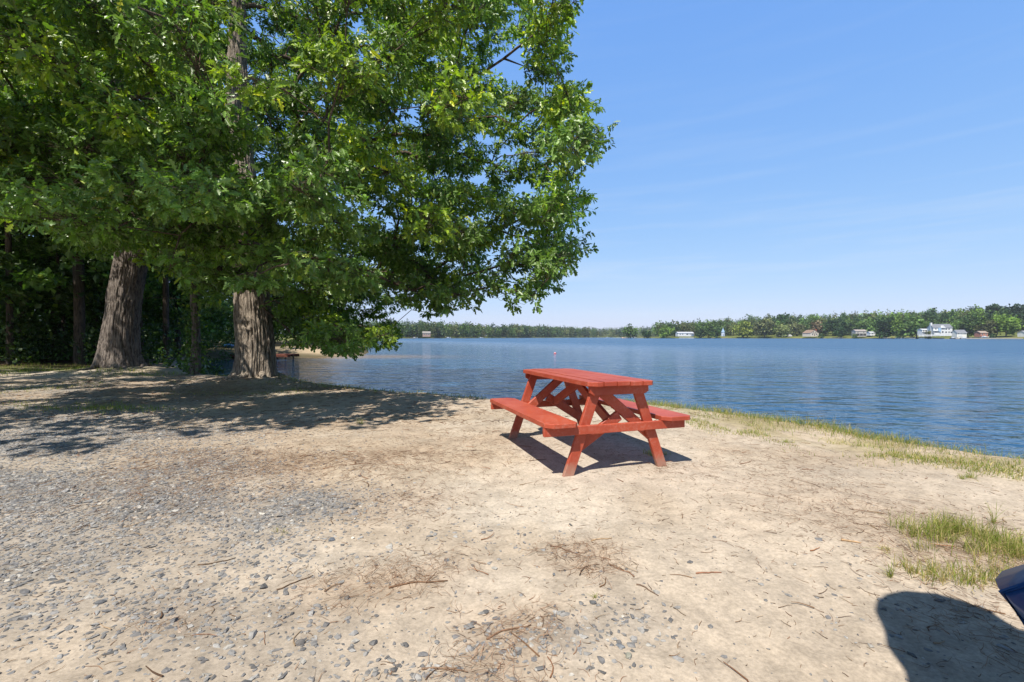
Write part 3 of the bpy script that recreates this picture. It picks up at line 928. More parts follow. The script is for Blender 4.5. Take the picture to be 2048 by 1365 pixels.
parts.append(sticks(x, y, rng.uniform(0.04, 0.16, len(x)), rng.uniform(0.002, 0.004, len(x)), brown(len(x)), 0.004, 0.4, n=3, K=4))
o_ = 0; VV, QQ, CC = [], [], []
for V, Q, c in parts:
    VV.append(V); QQ.append(Q + o_); CC.append(c); o_ += len(V)
o = build('twig_litter', np.concatenate(VV), [np.concatenate(QQ)], M['litter'], col=np.concatenate(CC))
tag(o, 'dry needles and broken twigs strewn on the sand', 'twig litter', kind='stuff')

# sticks and rocks big enough to single out
def stick(px, py, ln, r, ang, label, col=(0.17, 0.10, 0.06), fork=False):
    Y = F_PX * CAM_H / (py - HOR); x0, y0 = gx(px, Y), Y
    n = 9; t = np.linspace(-0.5, 0.5, n); rs = np.random.default_rng(int(px))
    v = np.cumsum(rs.normal(0, 0.012, n)) * ln * 2 + 0.25 * ln * (t ** 2) * rs.choice([-1, 1])
    X = x0 + t * ln * math.cos(ang) - v * math.sin(ang); Yv = y0 + t * ln * math.sin(ang) + v * math.cos(ang)
    Z = height(X, Yv) + r * 0.9
    mb = MB(); P = np.stack([X - x0, Yv - y0, Z], -1); mb.tube(P, np.linspace(r, r * 0.5, n), 7)
    if fork:
        q = P[5]; d = np.array([math.cos(ang + .8), math.sin(ang + .8), 0.12])
        mb.tube([q, q + d * ln * .16, q + d * ln * .3 + np.array([0, 0, 0.005])], [r * .6, r * .45, r * .3], 6)
    m = simple('stick_bark', col, 0.85, 0.1, 0.35, 60, 0.4)
    o = mb.build('stick', m, smooth=True, loc=(x0, y0, 0)); tag(o, label, 'stick', 'sticks lying on the sand')
stick(835, 1158, 0.26, 0.0048, 0.25, 'long crooked forked stick lying among brown needles left of the middle', fork=True)
stick(1018, 1262, 0.18, 0.0042, 0.35, 'straight brown stick pointing through a needle clump near the bottom edge', (0.2, 0.12, 0.075))
stick(1420, 1153, 0.12, 0.004, -0.05, 'short reddish stick alone on bare sand below the table', (0.26, 0.13, 0.08))
stick(1204, 1080, 0.12, 0.004, 0.12, 'pale straw coloured stick on clean sand above the dark needle pile', (0.36, 0.25, 0.15))
stick(1130, 1095, 0.16, 0.0035, -0.6, 'thin stick leaning across the dark needle pile', (0.16, 0.10, 0.07))
stick(1705, 1088, 0.09, 0.006, -0.25, 'thick tan broken stick left of the tall grass clump', (0.42, 0.28, 0.16))
stick(590, 1165, 0.16, 0.0036, 0.7, 'dark slender stick slanting across the stony sand at lower left', (0.13, 0.085, 0.055))
stick(432, 1122, 0.16, 0.0034, 0.75, 'dark stick lying at the lower edge of the grey gravel', (0.12, 0.08, 0.05))
stick(1297, 1182, 0.11, 0.0036, -0.8, 'short dark stick on open sand right of the grey stones', (0.15, 0.10, 0.07))
stick(1745, 1055, 0.17, 0.0033, -0.35, 'grey stick nearest the left tip of the tall grass clump', (0.22, 0.17, 0.13))
stick(890, 1332, 0.16, 0.004, -0.1, 'bent stick at the bottom edge among sparse stones', (0.2, 0.13, 0.085))


def rock(px, py, size, col, label, flat=0.6):
    Y = F_PX * CAM_H / (py - HOR); x0, y0 = gx(px, Y), Y
    rs = np.random.default_rng(int(px * 3 + py)); u, v = 18, 12
    th = np.linspace(0, 2 * np.pi, u, endpoint=False); ph = np.linspace(0.02, np.pi - 0.02, v)
    D = np.stack([np.sin(ph)[:, None] * np.cos(th), np.sin(ph)[:, None] * np.sin(th), np.broadcast_to(np.cos(ph)[:, None], (v, u))], -1)
    r = 0.78 + 0.5 * (fbm(D * 1.5 + rs.uniform(0, 30), 3) - 0.3)
    for _ in range(5):
        nn = unit(rs.normal(size=3)); h = (D * r[..., None]) @ nn; r = np.where(h > 0.62, r * 0.62 / np.maximum(h, 1e-3), r)
    Pn = D * r[..., None] * np.array([1.0, 0.75, flat]) * size / 2
    a = rs.uniform(0, 3); Rm = np.array([[math.cos(a), -math.sin(a), 0], [math.sin(a), math.cos(a), 0], [0, 0, 1]])
    Pn = Pn @ Rm.T
    i = np.arange(v - 1)[:, None] * u; k = np.arange(u)[None]
    Q = np.stack([i + k, i + u + k, i + u + (k + 1) % u, i + (k + 1) % u], -1).reshape(-1, 4)
    o = build('rock', Pn.reshape(-1, 3), [Q], simple('rock_face', col, 0.8, 0.25, 0.3, 50, 0.5))
    o.location = (x0, y0, ground_z(x0, y0) + size * flat * 0.2); tag(o, label, 'rock', 'loose rocks on the sand')
rock(1186, 1210, 0.036, (0.11, 0.11, 0.11), 'blocky dark rock beside a sprig of green among grey chips')
rock(663, 1080, 0.044, (0.12, 0.13, 0.145), 'dark blue grey rock at the right edge of the gravel')
rock(692, 1195, 0.034, (0.13, 0.115, 0.10), 'brownish rounded rock below the crooked forked stick')
rock(598, 1292, 0.04, (0.14, 0.13, 0.12), 'rounded grey brown rock near the lower left corner of the sand')
rock(1258, 1317, 0.034, (0.24, 0.235, 0.19), 'pale olive rock among dark chips near the bottom')
rock(1242, 1296, 0.04, (0.15, 0.16, 0.17), 'pointed slate chip standing next to the pale olive rock', 0.4)
rock(1108, 1148, 0.024, (0.13, 0.14, 0.15), 'small square grey rock alone below the dark needle pile')
rock(196, 1212, 0.05, (0.13, 0.13, 0.13), 'largest flat dark rock in the left foreground gravel', 0.4)
rock(704, 1077, 0.026, (0.55, 0.50, 0.42), 'small cream coloured rock beside the dark blue grey one')


def blades(x, y, h, wd, cols, lean=0.35, z=None):
    N = len(x); z0 = height(x, y) - 0.004 if z is None else z
    a = rng.uniform(0, 6.28, N); le = np.abs(rng.normal(0, lean, N)) + 0.05
    dx, dy = np.cos(a), np.sin(a); ps = rng.uniform(0, 6.28, N); sx_, sy_ = np.cos(ps) * wd / 2, np.sin(ps) * wd / 2
    V = []
    for t, wk in ((0, 1.0), (0.4, 0.9), (0.75, 0.6)):
        ox, oy, oz = dx * le * h * t ** 1.7, dy * le * h * t ** 1.7, h * t * (1 - 0.25 * le * t)
        V += [np.stack([x + ox - sx_ * wk, y + oy - sy_ * wk, z0 + oz], -1), np.stack([x + ox + sx_ * wk, y + oy + sy_ * wk, z0 + oz], -1)]
    V.append(np.stack([x + dx * le * h, y + dy * le * h, z0 + h * (1 - 0.25 * le)], -1))
    V = np.stack(V, 1); b = (np.arange(N) * 7)[:, None]
    return V.reshape(-1, 3), np.concatenate([np.array([[0, 1, 3, 2]]) + b, np.array([[2, 3, 5, 4]]) + b]), np.array([[4, 5, 6]]) + b, np.repeat(cols, 7, axis=0)


def gcol(N, dry=0.3):
    g = np.array([0.19, 0.225, 0.045]) * np.exp(rng.normal(0, 0.22, (N, 1))); d = np.array([0.40, 0.32, 0.15]) * np.exp(rng.normal(0, 0.2, (N, 1)))
    return np.where(rng.random((N, 1)) < dry, d, g)


def join_blades(name, parts, label, cat, kind=None, group=None, root=None):
    V, Q, T3, C, o_ = [], [], [], [], 0
    for v, q, t, c in parts:
        V.append(v); Q.append(q + o_); T3.append(t + o_); C.append(c); o_ += len(v)
    V = np.concatenate(V)
    if root is not None: V = V - np.array(root)
    o = build(name, V, [np.concatenate(Q), np.concatenate(T3)], M['grass'], col=np.concatenate(C))
    if root is not None: o.location = root
    return tag(o, label, cat, group, kind)


def bank_pts(n, i0, i1, off, sig):
    E_ = np.array(EDGE[::-1]) if False else np.array(EDGE)
    seg = E_[i0:i1 + 1]; L = np.linalg.norm(np.diff(seg, axis=0), axis=1); cum = np.concatenate([[0], np.cumsum(L)])
    t = rng.uniform(0, cum[-1], n); k = np.clip(np.searchsorted(cum, t) - 1, 0, len(L) - 1)
    f = ((t - cum[k]) / L[k])[:, None]; p = seg[k] * (1 - f) + seg[k + 1] * f
    d = unit(seg[k + 1] - seg[k]); nrm = np.stack([-d[:, 1], d[:, 0]], -1)      # towards the land side
    o_ = off + np.abs(rng.normal(0, sig, (n, 1)))
    return p + nrm * o_

pts = []
p = bank_pts(46000, 0, 6, -0.34, 0.27)
k = n2(p[:, 0], p[:, 1], 1.6, 3, 31.0) > 0.32; p = p[k]
hh = rng.uniform(0.03, 0.13, len(p)) * (0.6 + 0.9 * n2(p[:, 0], p[:, 1], 2.5, 2, 8.0))
pts.append(blades(p[:, 0], p[:, 1], hh, rng.uniform(0.002, 0.005, len(p)), gcol(len(p), 0.42), 0.75))
p = bank_pts(900, 0, 6, -0.32, 0.12); k = n2(p[:, 0], p[:, 1], 1.9, 2, 3.0) > 0.5; p = p[k]
pts.append(blades(p[:, 0], p[:, 1], rng.uniform(0.14, 0.27, len(p)), np.full(len(p), 0.0032), gcol(len(p), 0.85), 0.3))
# second band, inland of the edge
x, y = scatter(60000, 2.2, 5.6, 2.4, 6.8, lambda x, y: np.exp(-((lake_sd(x, y) - 1.25 - 0.35 * (n2(x, y, 0.9, 2, 1.0) - .5)) / 0.34) ** 2) * sstep(0.44, 0.6, n2(x, y, 2.6, 3, 44.0)) * 1.0)
pts.append(blades(x, y, rng.uniform(0.015, 0.06, len(x)), rng.uniform(0.003, 0.006, len(x)), gcol(len(x), 0.4), 0.7))
# foot of the oaks and along the left bank
p = bank_pts(2600, 8, 12, -0.3, 0.3)
pts.append(blades(p[:, 0], p[:, 1], rng.uniform(0.04, 0.11, len(p)), np.full(len(p), 0.006), gcol(len(p), 0.2), 0.5))
join_blades('shore_grass', pts, 'green and dry grass fringing the bank along the water', 'shore grass', kind='stuff')

pts = []
x, y = scatter(9000, -22, -9.5, 13.0, 17.5, lambda x, y: sstep(0.42, 0.58, n2(x, y, 0.8, 3, 5.0)) * 0.9)
pts.append(blades(x, y, rng.uniform(0.05, 0.13, len(x)), np.full(len(x), 0.009), gcol(len(x), 0.15), 0.5))
x, y = scatter(14000, -8.6, -4.2, 6.2, 8.4, lambda x, y: np.exp(-(((x + 6.6) / 1.2) ** 2 + ((y - 7.3 + .18 * (x + 6.6)) / 0.28) ** 2)) * sstep(0.36, 0.6, n2(x, y, 2.2, 3, 15.0)))
pts.append(blades(x, y, rng.uniform(0.03, 0.08, len(x)), np.full(len(x), 0.006), gcol(len(x), 0.15), 0.6))
x, y = scatter(9000, -12, -4, 9, 13.6, lambda x, y: sstep(0.56, 0.7, n2(x, y, 1.1, 3, 9.0)) * 0.7)
pts.append(blades(x, y, rng.uniform(0.03, 0.08, len(x)), np.full(len(x), 0.006), gcol(len(x), 0.2), 0.6))
join_blades('grass', pts, 'thin grass growing in the shade around the oaks', 'grass', kind='stuff')


def tuft(px, py, rx, ry, n, h, label, dry=0.25, lean=0.45):
    Y = F_PX * CAM_H / (py - HOR); x0, y0 = gx(px, Y), Y
    q = max(3, n // 45); ci = rng.integers(0, q, n); ox = rng.normal(0, rx, q)[ci]; oy = rng.normal(0, ry, q)[ci]
    x = x0 + ox * .9 + rng.normal(0, rx * .33, n); y = y0 + oy * .9 + rng.normal(0, ry * .33, n)
    hh = rng.uniform(0.4, 1.15, n) * h * 1.25
    fl = rng.random(n) < 0.28
    join_blades('grass_tuft', [blades(x[~fl], y[~fl], hh[~fl], rng.uniform(0.0016, 0.0036, int((~fl).sum())), gcol(int((~fl).sum()), dry), lean * 1.3), blades(x[fl], y[fl], hh[fl] * .8, rng.uniform(0.0016, 0.003, int(fl.sum())), gcol(int(fl.sum()), .85), 1.6)], label, 'grass tuft', None, 'grass tufts on the sand', (x0, y0, ground_z(x0, y0)))
tuft(1912, 1062, .12, .06, 900, .10, 'dense tall green grass clump standing highest on the right edge')
tuft(1998, 1105, .14, .07, 760, .085, 'loose yellow green grass clump below the highest clump', .35)
tuft(1975, 1160, .16, .07, 620, .07, 'wide straggly grass clump just left of the blue cart', .5)
tuft(2070, 1110, .12, .07, 330, .09, 'grass clump cut off by the right edge of the picture')
tuft(1855, 1148, .05, .04, 130, .07, 'sparse brownish grass clump left of the wide straggly one', .6)
tuft(1784, 1150, .016, .012, 34, .06, 'tiny dark grass tuft nearest the shadow of the cart roof', .1)
tuft(1775, 1100, .02, .012, 40, .035, 'small brown grass tuft on bare sand', .7)
tuft(1295, 912, .09, .03, 170, .055, 'short grass tuft in the shadow under the red table', .3)
tuft(1985, 1045, .02, .02, 24, .12, 'few thin upright stems behind the tall grass clump', .3)
tuft(1946, 958, .05, .03, 120, .045, 'low dark green weed patch on the sand near the bank', .05, .9)
tuft(1578, 886, .04, .02, 70, .05, 'small weed patch right of the table near the bank', .1, .9)
tuft(720, 848, .04, .02, 60, .07, 'small green weed alone on the sand left of the table', .0, .8)
tuft(560, 1063, .02, .02, 30, .04, 'tiny green weed growing among the gravel', .1, .8)
tuft(1192, 1195, .012, .01, 20, .025, 'sprig of green beside the blocky dark rock', .1, .8)

# ------------------------------------------------------------------ trunk wrapped in vines, woods on the left
x0, y0 = gx(390, 14.2), 14.2; z0 = ground_z(x0, y0) - 0.1
root = empty('vine_covered_tree', (x0, y0, z0), 'slim tree trunk wrapped in climbing vines between the two oaks', 'tree')
V, Q, C, rr = trunk_mesh([(0, 0, 0), (0.03, 0, 1.5), (-0.08, 0, 3.2), (-0.12, 0, 5), (-0.05, 0, 7.5)], [0.15, 0.12, 0.11, 0.09, 0.04], 0.3, 60, 24, 0.012, 2.0)
build('trunk', V, [Q], M['bark_dark'], root, smooth=True)
t = rng.uniform(0.1, 3.6, 900); a = rng.uniform(0, 6.28, 900); rv = 0.13 + np.abs(rng.normal(0, .14, 900)) * (0.6 + 0.6 * np.sin(t * 2.3) ** 2)
P = np.stack([np.cos(a) * rv - 0.02 * t, np.sin(a) * rv, t], -1)
V, Q = diamond_leaves(P, rng.uniform(.07, .13, 900), 0.4, 0.8)
build('vine', V, [Q], M['leaf'], root, col=np.repeat(green(900, (.075, .135, .025), .3, .1), 4, axis=0))


def wood_crown(h, r, n, seed, low=0.25, L=0.2, base=(.058, .108, .024)):
    """leaf clusters in tiers round a trunk of height h"""
    k = 40; cc = np.stack([rng.normal(0, r * .45, k), rng.normal(0, r * .45, k), rng.uniform(low, 1.0, k) * h], -1)
    tz = (cc[:, 2] / h - low) / (1 - low); cc[:, :2] *= (0.5 + 1.0 * np.sin(np.pi * np.clip(tz * .8 + .15, 0, 1)))[:, None]
    i = rng.integers(0, k, n); rad = rng.uniform(.5, 1.2, k) * r * 0.34
    P = cc[i] + unit(rng.normal(size=(n, 3))) * (rng.random((n, 1)) ** .45) * rad[i][:, None] * np.array([1, 1, .45])
    V, Q = diamond_leaves(P, rng.uniform(.7, 1.3, n) * L, 0.62, 0.75)
    c = green(n, base, .28, .04) * np.exp(rng.normal(0, .22, k))[i][:, None]
    return V, Q, np.repeat(c, 4, axis=0), cc


def make_wood_tree(h, r, tr, n, seed, label, low=0.2, L=0.22, base=(.058, .108, .024), bark='bark_forest', name='forest_tree', group='trees of the shaded woods'):
    root = empty(name, (0, 0, 0), label, 'tree', group)
    b = rng.normal(0, .15, 2)
    V, Q, C, rr = trunk_mesh([(0, 0, -.2), (b[0] * .3, b[1] * .3, h * .25), (b[0], b[1], h * .55), (b[0] * .4, b[1], h)], [tr * 1.15, tr, tr * .75, tr * .15], .35, 50, 20, tr * .05, seed)
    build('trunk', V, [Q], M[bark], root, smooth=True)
    V, Q, c, cc = wood_crown(h, r, n, seed, low, L, base)
    cr = build('crown', V, [Q], M['leaf'], root, col=c)
    return root

LBL = 'tall slim tree deep in the dark shaded woods left of the oaks'
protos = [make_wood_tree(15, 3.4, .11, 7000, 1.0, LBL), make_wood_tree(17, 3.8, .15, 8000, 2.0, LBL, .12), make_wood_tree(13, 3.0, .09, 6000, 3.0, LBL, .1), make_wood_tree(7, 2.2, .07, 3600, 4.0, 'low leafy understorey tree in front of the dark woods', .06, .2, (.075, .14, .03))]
spots = [(-60, 19, 0), (20, 17.6, 2), (44, 20.5, 0), (112, 22, 1), (160, 18.2, 1), (190, 21, 2), (332, 20, 0), (355, 24, 1), (90, 27, 0), (215, 27, 1), (300, 29, 2), (-160, 22, 1), (-260, 18, 0), (-20, 30, 1), (150, 34, 0), (260, 36, 1), (30, 38, 1), (-120, 33, 0), (380, 40, 1), (-330, 26, 1), (60, 24, 3), (5, 21, 3), (130, 20.2, 3), (285, 21, 3), (-80, 24, 3), (240, 23, 3), (340, 26, 3), (400, 33, 3), (-180, 17, 3), (180, 25, 3)]
done = set()
for (px, Y, k) in spots:
    o = protos[k] if k not in done else copy_tree(protos[k]); done.add(k)
    x = gx(px, Y); o.location = (x, Y, ground_z(x, Y)); o.rotation_euler = (0, 0, rng.uniform(0, 6.28)); s = rng.uniform(.9, 1.15); o.scale = (s, s, s)

# the mass of undergrowth and farther trees
def mass(name, cents, rads, n, L, base, label, cat, spread=.28, mat='leaf', up=.55, flat=.7):
    cents = np.array(cents, float); rads = np.array(rads, float); k = len(cents)
    wgt = rads ** 2; i = rng.choice(k, n, p=wgt / wgt.sum())
    P = cents[i] + unit(rng.normal(size=(n, 3))) * (rng.random((n, 1)) ** .35) * rads[i][:, None] * np.array([1, 1, flat])
    V, Q = diamond_leaves(P, rng.uniform(.7, 1.3, n) * L, up, .8)
    c = green(n, base, spread, .03) * np.exp(rng.normal(0, .3, k))[i][:, None]
    o = build(name, V, [Q], M[mat], col=np.repeat(c, 4, axis=0))
    return tag(o, label, cat, kind='stuff')

cs, rs_ = [], []
for _ in range(170):
    px = rng.uniform(-420, 440); Y = rng.uniform(17.0, 34); x = gx(px, Y)
    if lake_sd(np.array([x]), np.array([Y]))[0] < 1.0: continue
    h = rng.uniform(.2, 1.1) * (0.6 + Y / 22); cs.append((x, Y, ground_z(x, Y) + h * .6)); rs_.append(h)
for px, Y in ((395, 15.6), (412, 17.0), (380, 16), (430, 22), (350, 15.8), (410, 25), (330, 16.5), (440, 31), (420, 28), (455, 33)):
    cs.append((gx(px, Y), Y, ground_z(gx(px, Y), Y) + .35)); rs_.append(.55)
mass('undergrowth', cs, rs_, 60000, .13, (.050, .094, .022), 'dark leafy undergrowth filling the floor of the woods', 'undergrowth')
cs, rs_ = [], []
for _ in range(420):
    px = rng.uniform(-700, 440); Y = rng.uniform(38, 66); x = gx(px, Y)
    if lake_sd(np.array([x]), np.array([Y]))[0] < 5: continue
    cs.append((x, Y, rng.uniform(.5, 24))); rs_.append(rng.uniform(2.2, 3.6))
for _ in range(300):
    px = rng.uniform(420, 740); Y = rng.uniform(52, 88); x = gx(px, Y)
    if lake_sd(np.array([x]), np.array([Y]))[0] < 5: continue
    cs.append((x, Y, rng.uniform(.8, 13))); rs_.append(rng.uniform(1.6, 2.8))
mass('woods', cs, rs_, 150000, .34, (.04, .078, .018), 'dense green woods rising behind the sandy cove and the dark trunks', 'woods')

# ------------------------------------------------------------------ the cove: dock, kayak, white table
wood_red = simple('dock_boards', (.16, .06, .04), .8, .2, .3, 6, .3)
x0, y0 = gx(566, 35.5), 34.5
x0 += 0.6; root = empty('dock', (x0, y0, ZW), 'low red brown wooden dock across the cove behind the oak trunk', 'dock')
mb = MB()
for k in range(12): mb.board((-3.4 + k * .36, -.7, .34), (-3.4 + k * .36, .7, .34), (1, 0, 0), .34, .05)
mb.build('deck', wood_red, root)
mb = MB(); mb.board((-3.6, -.72, .24), (.75, -.72, .24), (0, 0, 1), .16, .05); mb.board((-3.6, .72, .24), (.75, .72, .24), (0, 0, 1), .16, .05); mb.build('beam', wood_red, root)
for px_ in (-2.6, -.8, .35):
    for py_ in (-.6, .6):
        mb = MB(); mb.tube([(px_, py_, -1.0), (px_, py_, .28)], .06, 8); mb.build('post', M['bark_dark'], root)

blue = simple('blue_plastic', (.03, .16, .45), .35, .5, .1, 3, 0)
mb = MB(); rings = []
for t in np.linspace(-1, 1, 15):
    w_ = .36 * (1 - abs(t) ** 2.4) + .015; zc = .12 + .12 * t * t
    rings.append([(t * 1.45, w_ * math.cos(a), zc + (.17 if math.sin(a) < 0 else .10) * (1 - abs(t) ** 3) * math.sin(a)) for a in np.linspace(0, 2 * math.pi, 14, endpoint=False)])
mb.loft(rings)
xk, yk = gx(458, 40), 40.0
o = mb.build('kayak', blue, smooth=True, loc=(xk, yk, ground_z(xk, yk) + .05)); o.rotation_euler = (0, 0, 2.05); tag(o, 'bright blue kayak pulled up on the grass across the cove', 'kayak')

def grey_table(x, y, rz, label):
    root = empty('picnic_table', (x, y, ground_z(x, y)), label, 'picnic table', rz=rz)
    g = simple('grey_boards', (.45, .45, .43), .8, .2, .15, 6, .1)
    mb = MB()
    for k in range(4): mb.board((-.9, -.27 + .18 * k, .74), (.9, -.27 + .18 * k, .74), (0, 1, 0), .17, .04)
    mb.build('table_top', g, root)
    for s in (-1, 1):
        mb = MB(); mb.board((-.9, s * .68, .44), (.9, s * .68, .44), (0, 1, 0), .26, .04); mb.build('bench_seat', g, root)
        for e in (-1, 1):
            mb = MB(); mb.board((e * .65, s * .5, -.02), (e * .65, s * .2, .72), (0, 1, 0), .09, .04); mb.build('leg', g, root)
        mb = MB(); mb.board((s * .69, -.75, .39), (s * .69, .75, .39), (0, 0, 1), .09, .035); mb.build('seat_support', g, root)
grey_table(gx(682, 50), 50.0, .2, 'weathered grey picnic table at the back of the far beach')

# ------------------------------------------------------------------ buoy
Y = F_PX * (CAM_H - ZW) / (708 - HOR) * 1.0; x0 = gx(1110, Y)
root = empty('buoy', (x0, Y, ZW), 'small red and white buoy floating far out on the water', 'buoy'); root.scale = (.62, .62, .62)
mb = MB(); prof = [(0.02, -.16), (.14, -.12), (.2, -.02), (.2, .06)]
mb.loft([[(r * math.cos(a), r * math.sin(a), z) for a in np.linspace(0, 6.283, 16, endpoint=False)] for r, z in prof]); mb.build('float', simple('buoy_red', (.45, .04, .05), .4, .4, .1, 4, 0), root, smooth=True)
mb = MB(); prof = [(.2, .06), (.18, .14), (.1, .22), (.03, .24)]
mb.loft([[(r * math.cos(a), r * math.sin(a), z) for a in np.linspace(0, 6.283, 16, endpoint=False)] for r, z in prof]); mb.build('cap', simple('buoy_pink', (.62, .30, .32), .45, .4, .1, 4, 0), root, smooth=True)

# ------------------------------------------------------------------ golf cart at the right edge, mostly out of view
def golf_cart():
    d = np.array([.447, .894]); rt = np.array([.894, -.447])
    corner = np.array([1.280, 1.238])
    g = ground_z(1.6, .6)
    root = empty('golf_cart', (corner[0], corner[1], 0), 'blue golf cart at the right edge with its roof shading the sand', 'golf cart')
    blue = simple('cart_paint', (.012, .055, .19), .42, .15, .08, 3, 0, coat=.12)
    blk = simple('black_rubber', (.02, .02, .02), .7, .3, .1, 10, .1)
    tan = simple('cart_seat', (.30, .25, .19), .6, .3, .1, 8, .1)
    whi = simple('cart_roof_shell', (.03, .032, .04), .4, .4, .05, 3, 0)
    stl = simple('steel_tube', (.45, .46, .47), .35, .5, .05, 5, 0, metal=1.0)
    P = lambda f, s, z: (d[0] * f + rt[0] * s, d[1] * f + rt[1] * s, z)      # f forward of the corner, s to the cart's right
    W = 1.18
    prof = [(.34, .61), (.20, .565), (.085, .505), (.0, .45), (.010, .432), (.06, .36), (.12, .27)]
    def ring(f, ins):
        a = [(s + ins * (1 if True else 0), z) for s, z in prof]
        b = [(W - s - ins, z) for s, z in prof[::-1]]
        return [P(f, s, z) for s, z in a + b]
    mb = MB()
    mb.loft([ring(f, ins) for f, ins in ((-.62, .10), (-.40, .06), (-.22, .018), (-.08, .0), (.0, .0), (.05, .012), (.12, .05), (.20, .14), (.26, .27), (.28, .40))])
    mb.build('front_cowl', blue, root, smooth=True)
    mb = MB(); mb.loft([[P(f, s, z) for f, s, z in ((-.02, .070, .48), (-.02, .062, .46), (-.02, .062, .40))] for _ in (0,)] * 1, cap=False) if False else None
    mb.tube([P(-.03, .26, .588), P(-.03, .19, .565), P(-.03, .08, .508), P(-.03, -.003, .45), P(-.03, .055, .358), P(-.03, .11, .28)], .007, 8)
    mb.build('trim_strip', blue, root, smooth=True)
    mb = MB(); mb.prism([P(-.5, .1, 0)[:2], P(-.5, W - .1, 0)[:2], P(-2.2, W - .1, 0)[:2], P(-2.2, .1, 0)[:2]], .24, .30); mb.build('floor_pan', blk, root)
    mb = MB(); mb.loft([[P(f, s, z) for s, z in ((.12, .30), (.06, .45), (.12, .62), (W - .12, .62), (W - .06, .45), (W - .12, .30))] for f in (-1.15, -1.25, -2.1, -2.25)]); mb.build('rear_body', blue, root)
    mb = MB(); mb.loft([[P(f, s, z) for s, z in ((.14, .62), (.13, .72), (W - .13, .72), (W - .14, .62))] for f in (-1.08, -1.55)]); mb.build('seat', tan, root)
    mb = MB(); mb.loft([[P(f, s, z) for f, z in ((-1.52, .72), (-1.46, .72), (-1.56, 1.12), (-1.62, 1.12))] for s in (.14, W - .14)]); mb.build('backrest', tan, root)
    for f in (-.36, -1.9):
        for s in (.17, W - .17):
            mb = MB(); rr_ = [(.10, .0), (.20, .0), (.225, .03), (.225, .13), (.20, .16), (.10, .16)]
            c0 = np.array(P(f, s - .08, .225)); ax = np.array([rt[0], rt[1], 0]); fw = np.array([d[0], d[1], 0])
            mb.loft([[c0 + ax * w_ + r_ * (fw * math.cos(a) + np.array([0, 0, 1]) * math.sin(a)) for a in np.linspace(0, 6.283, 20, endpoint=False)] for r_, w_ in rr_])
            wh = mb.build('wheel', blk, root)
            mb = MB(); mb.loft([[c0 + ax * w_ + r_ * (fw * math.cos(a) + np.array([0, 0, 1]) * math.sin(a)) for a in np.linspace(0, 6.283, 16, endpoint=False)] for r_, w_ in ((.02, -.01), (.098, .0), (.098, .165), (.02, .17))]); mb.build('rim', stl, wh)
    mb = MB(); c0 = np.array(P(-.72, .38, .98)); u = np.array([rt[0], rt[1], 0]); v = unit(np.array([-d[0] * .5, -d[1] * .5, .85]))
    mb.tube([c0 + .18 * (u * math.cos(a) + v * math.sin(a)) for a in np.linspace(0, 6.283, 25)], .014, 8, False); mb.tube([c0 + .17 * u, c0 - .17 * u], .01, 6); mb.tube([c0, P(-.3, .38, .5)], .02, 8)
    mb.build('steering_wheel', blk, root)
    # roof: its outline is the outline of the shadow on the sand
    px = [(2048, 1262), (1990, 1222), (1935, 1201), (1880, 1188), (1815, 1184), (1778, 1190), (1758, 1203), (1756, 1220), (1766, 1240), (1774, 1262), (1779, 1288), (1795, 1313), (1815, 1338), (1824, 1365)]
    zr = 1.92; pts_ = []
    for a, b in px:
        Y = F_PX * CAM_H / (b - HOR); pts_.append((gx(a, Y) - SUN_A * zr - corner[0], Y - SUN_B * zr - corner[1]))
    a, b = np.array(pts_[0]), np.array(pts_[-1])
    pts_ = [tuple(a + rt * .55 - d * .06), tuple(a + rt * .35 - d * .03)] + [tuple(q) for q in pts_] + [tuple(b - d * .6), tuple(b - d * 1.1 + rt * .02), tuple(b - d * 1.2 + rt * .12), tuple(b - d * 1.2 + rt * 1.1), tuple(b - d * 1.1 + rt * 1.2)]
    poly = np.array(pts_); c = poly.mean(axis=0); e = lambda k, z: [(*(c + (q - c) * k), z) for q in poly]
    mb = MB(); mb.loft([e(.97, zr - .03), e(1.0, zr), e(.99, zr + .03), e(.9, zr + .06), e(.5, zr + .08)]); mb.build('roof', whi, root, smooth=True)
    for s in (.12, W - .12):
        mb = MB(); mb.tube([P(-.30, s + .06 if s < .5 else s - .06, .55), P(-.52, s + .05 if s < .5 else s - .05, 1.2), P(-.66, s + .05 if s < .5 else s - .05, zr)], .016, 8); mb.build('roof_post', stl, root, smooth=True)
        mb = MB(); mb.tube([P(-1.62, s, .55), P(-1.72, s, 1.3), P(-1.72, s, zr)], .016, 8); mb.build('roof_post', stl, root, smooth=True)
    return root
golf_cart()

# ------------------------------------------------------------------ the far shore: trees
def far_crown(n, w, h, low, pal, seed):
    k = 26; cc = unit(rng.normal(size=(k, 3))) * (rng.random((k, 1)) ** .4) * np.array([.40, .40, .5]); cc[:, 2] += .5
    i = rng.integers(0, k, n); rad = rng.uniform(.14, .24, k)
    P = cc[i] + unit(rng.normal(size=(n, 3))) * (rng.random((n, 1)) ** .3) * rad[i][:, None]
    P = P * np.array([w, w, h * (1 - low)]); P[:, 2] += h * low
    V, Q = diamond_leaves(P, rng.uniform(.7, 1.3, n) * .125 * (w + h) / 2 * .8, .5, .95)
    c = green(n, np.array(pal) * 1.6, .18, .0) * np.exp(rng.normal(0, .25, k))[i][:, None] * math.exp(rng.normal(0, .22))
    return V, Q, np.repeat(c, 4, axis=0)

PAL = {'mid': (.052, .085, .024), 'dark': (.026, .052, .018), 'bright': (.095, .15, .028), 'yellow': (.14, .165, .035), 'dull': (.075, .082, .035), 'brown': (.11, .085, .05), 'pale': (.13, .15, .06), 'pine': (.030, .052, .026)}

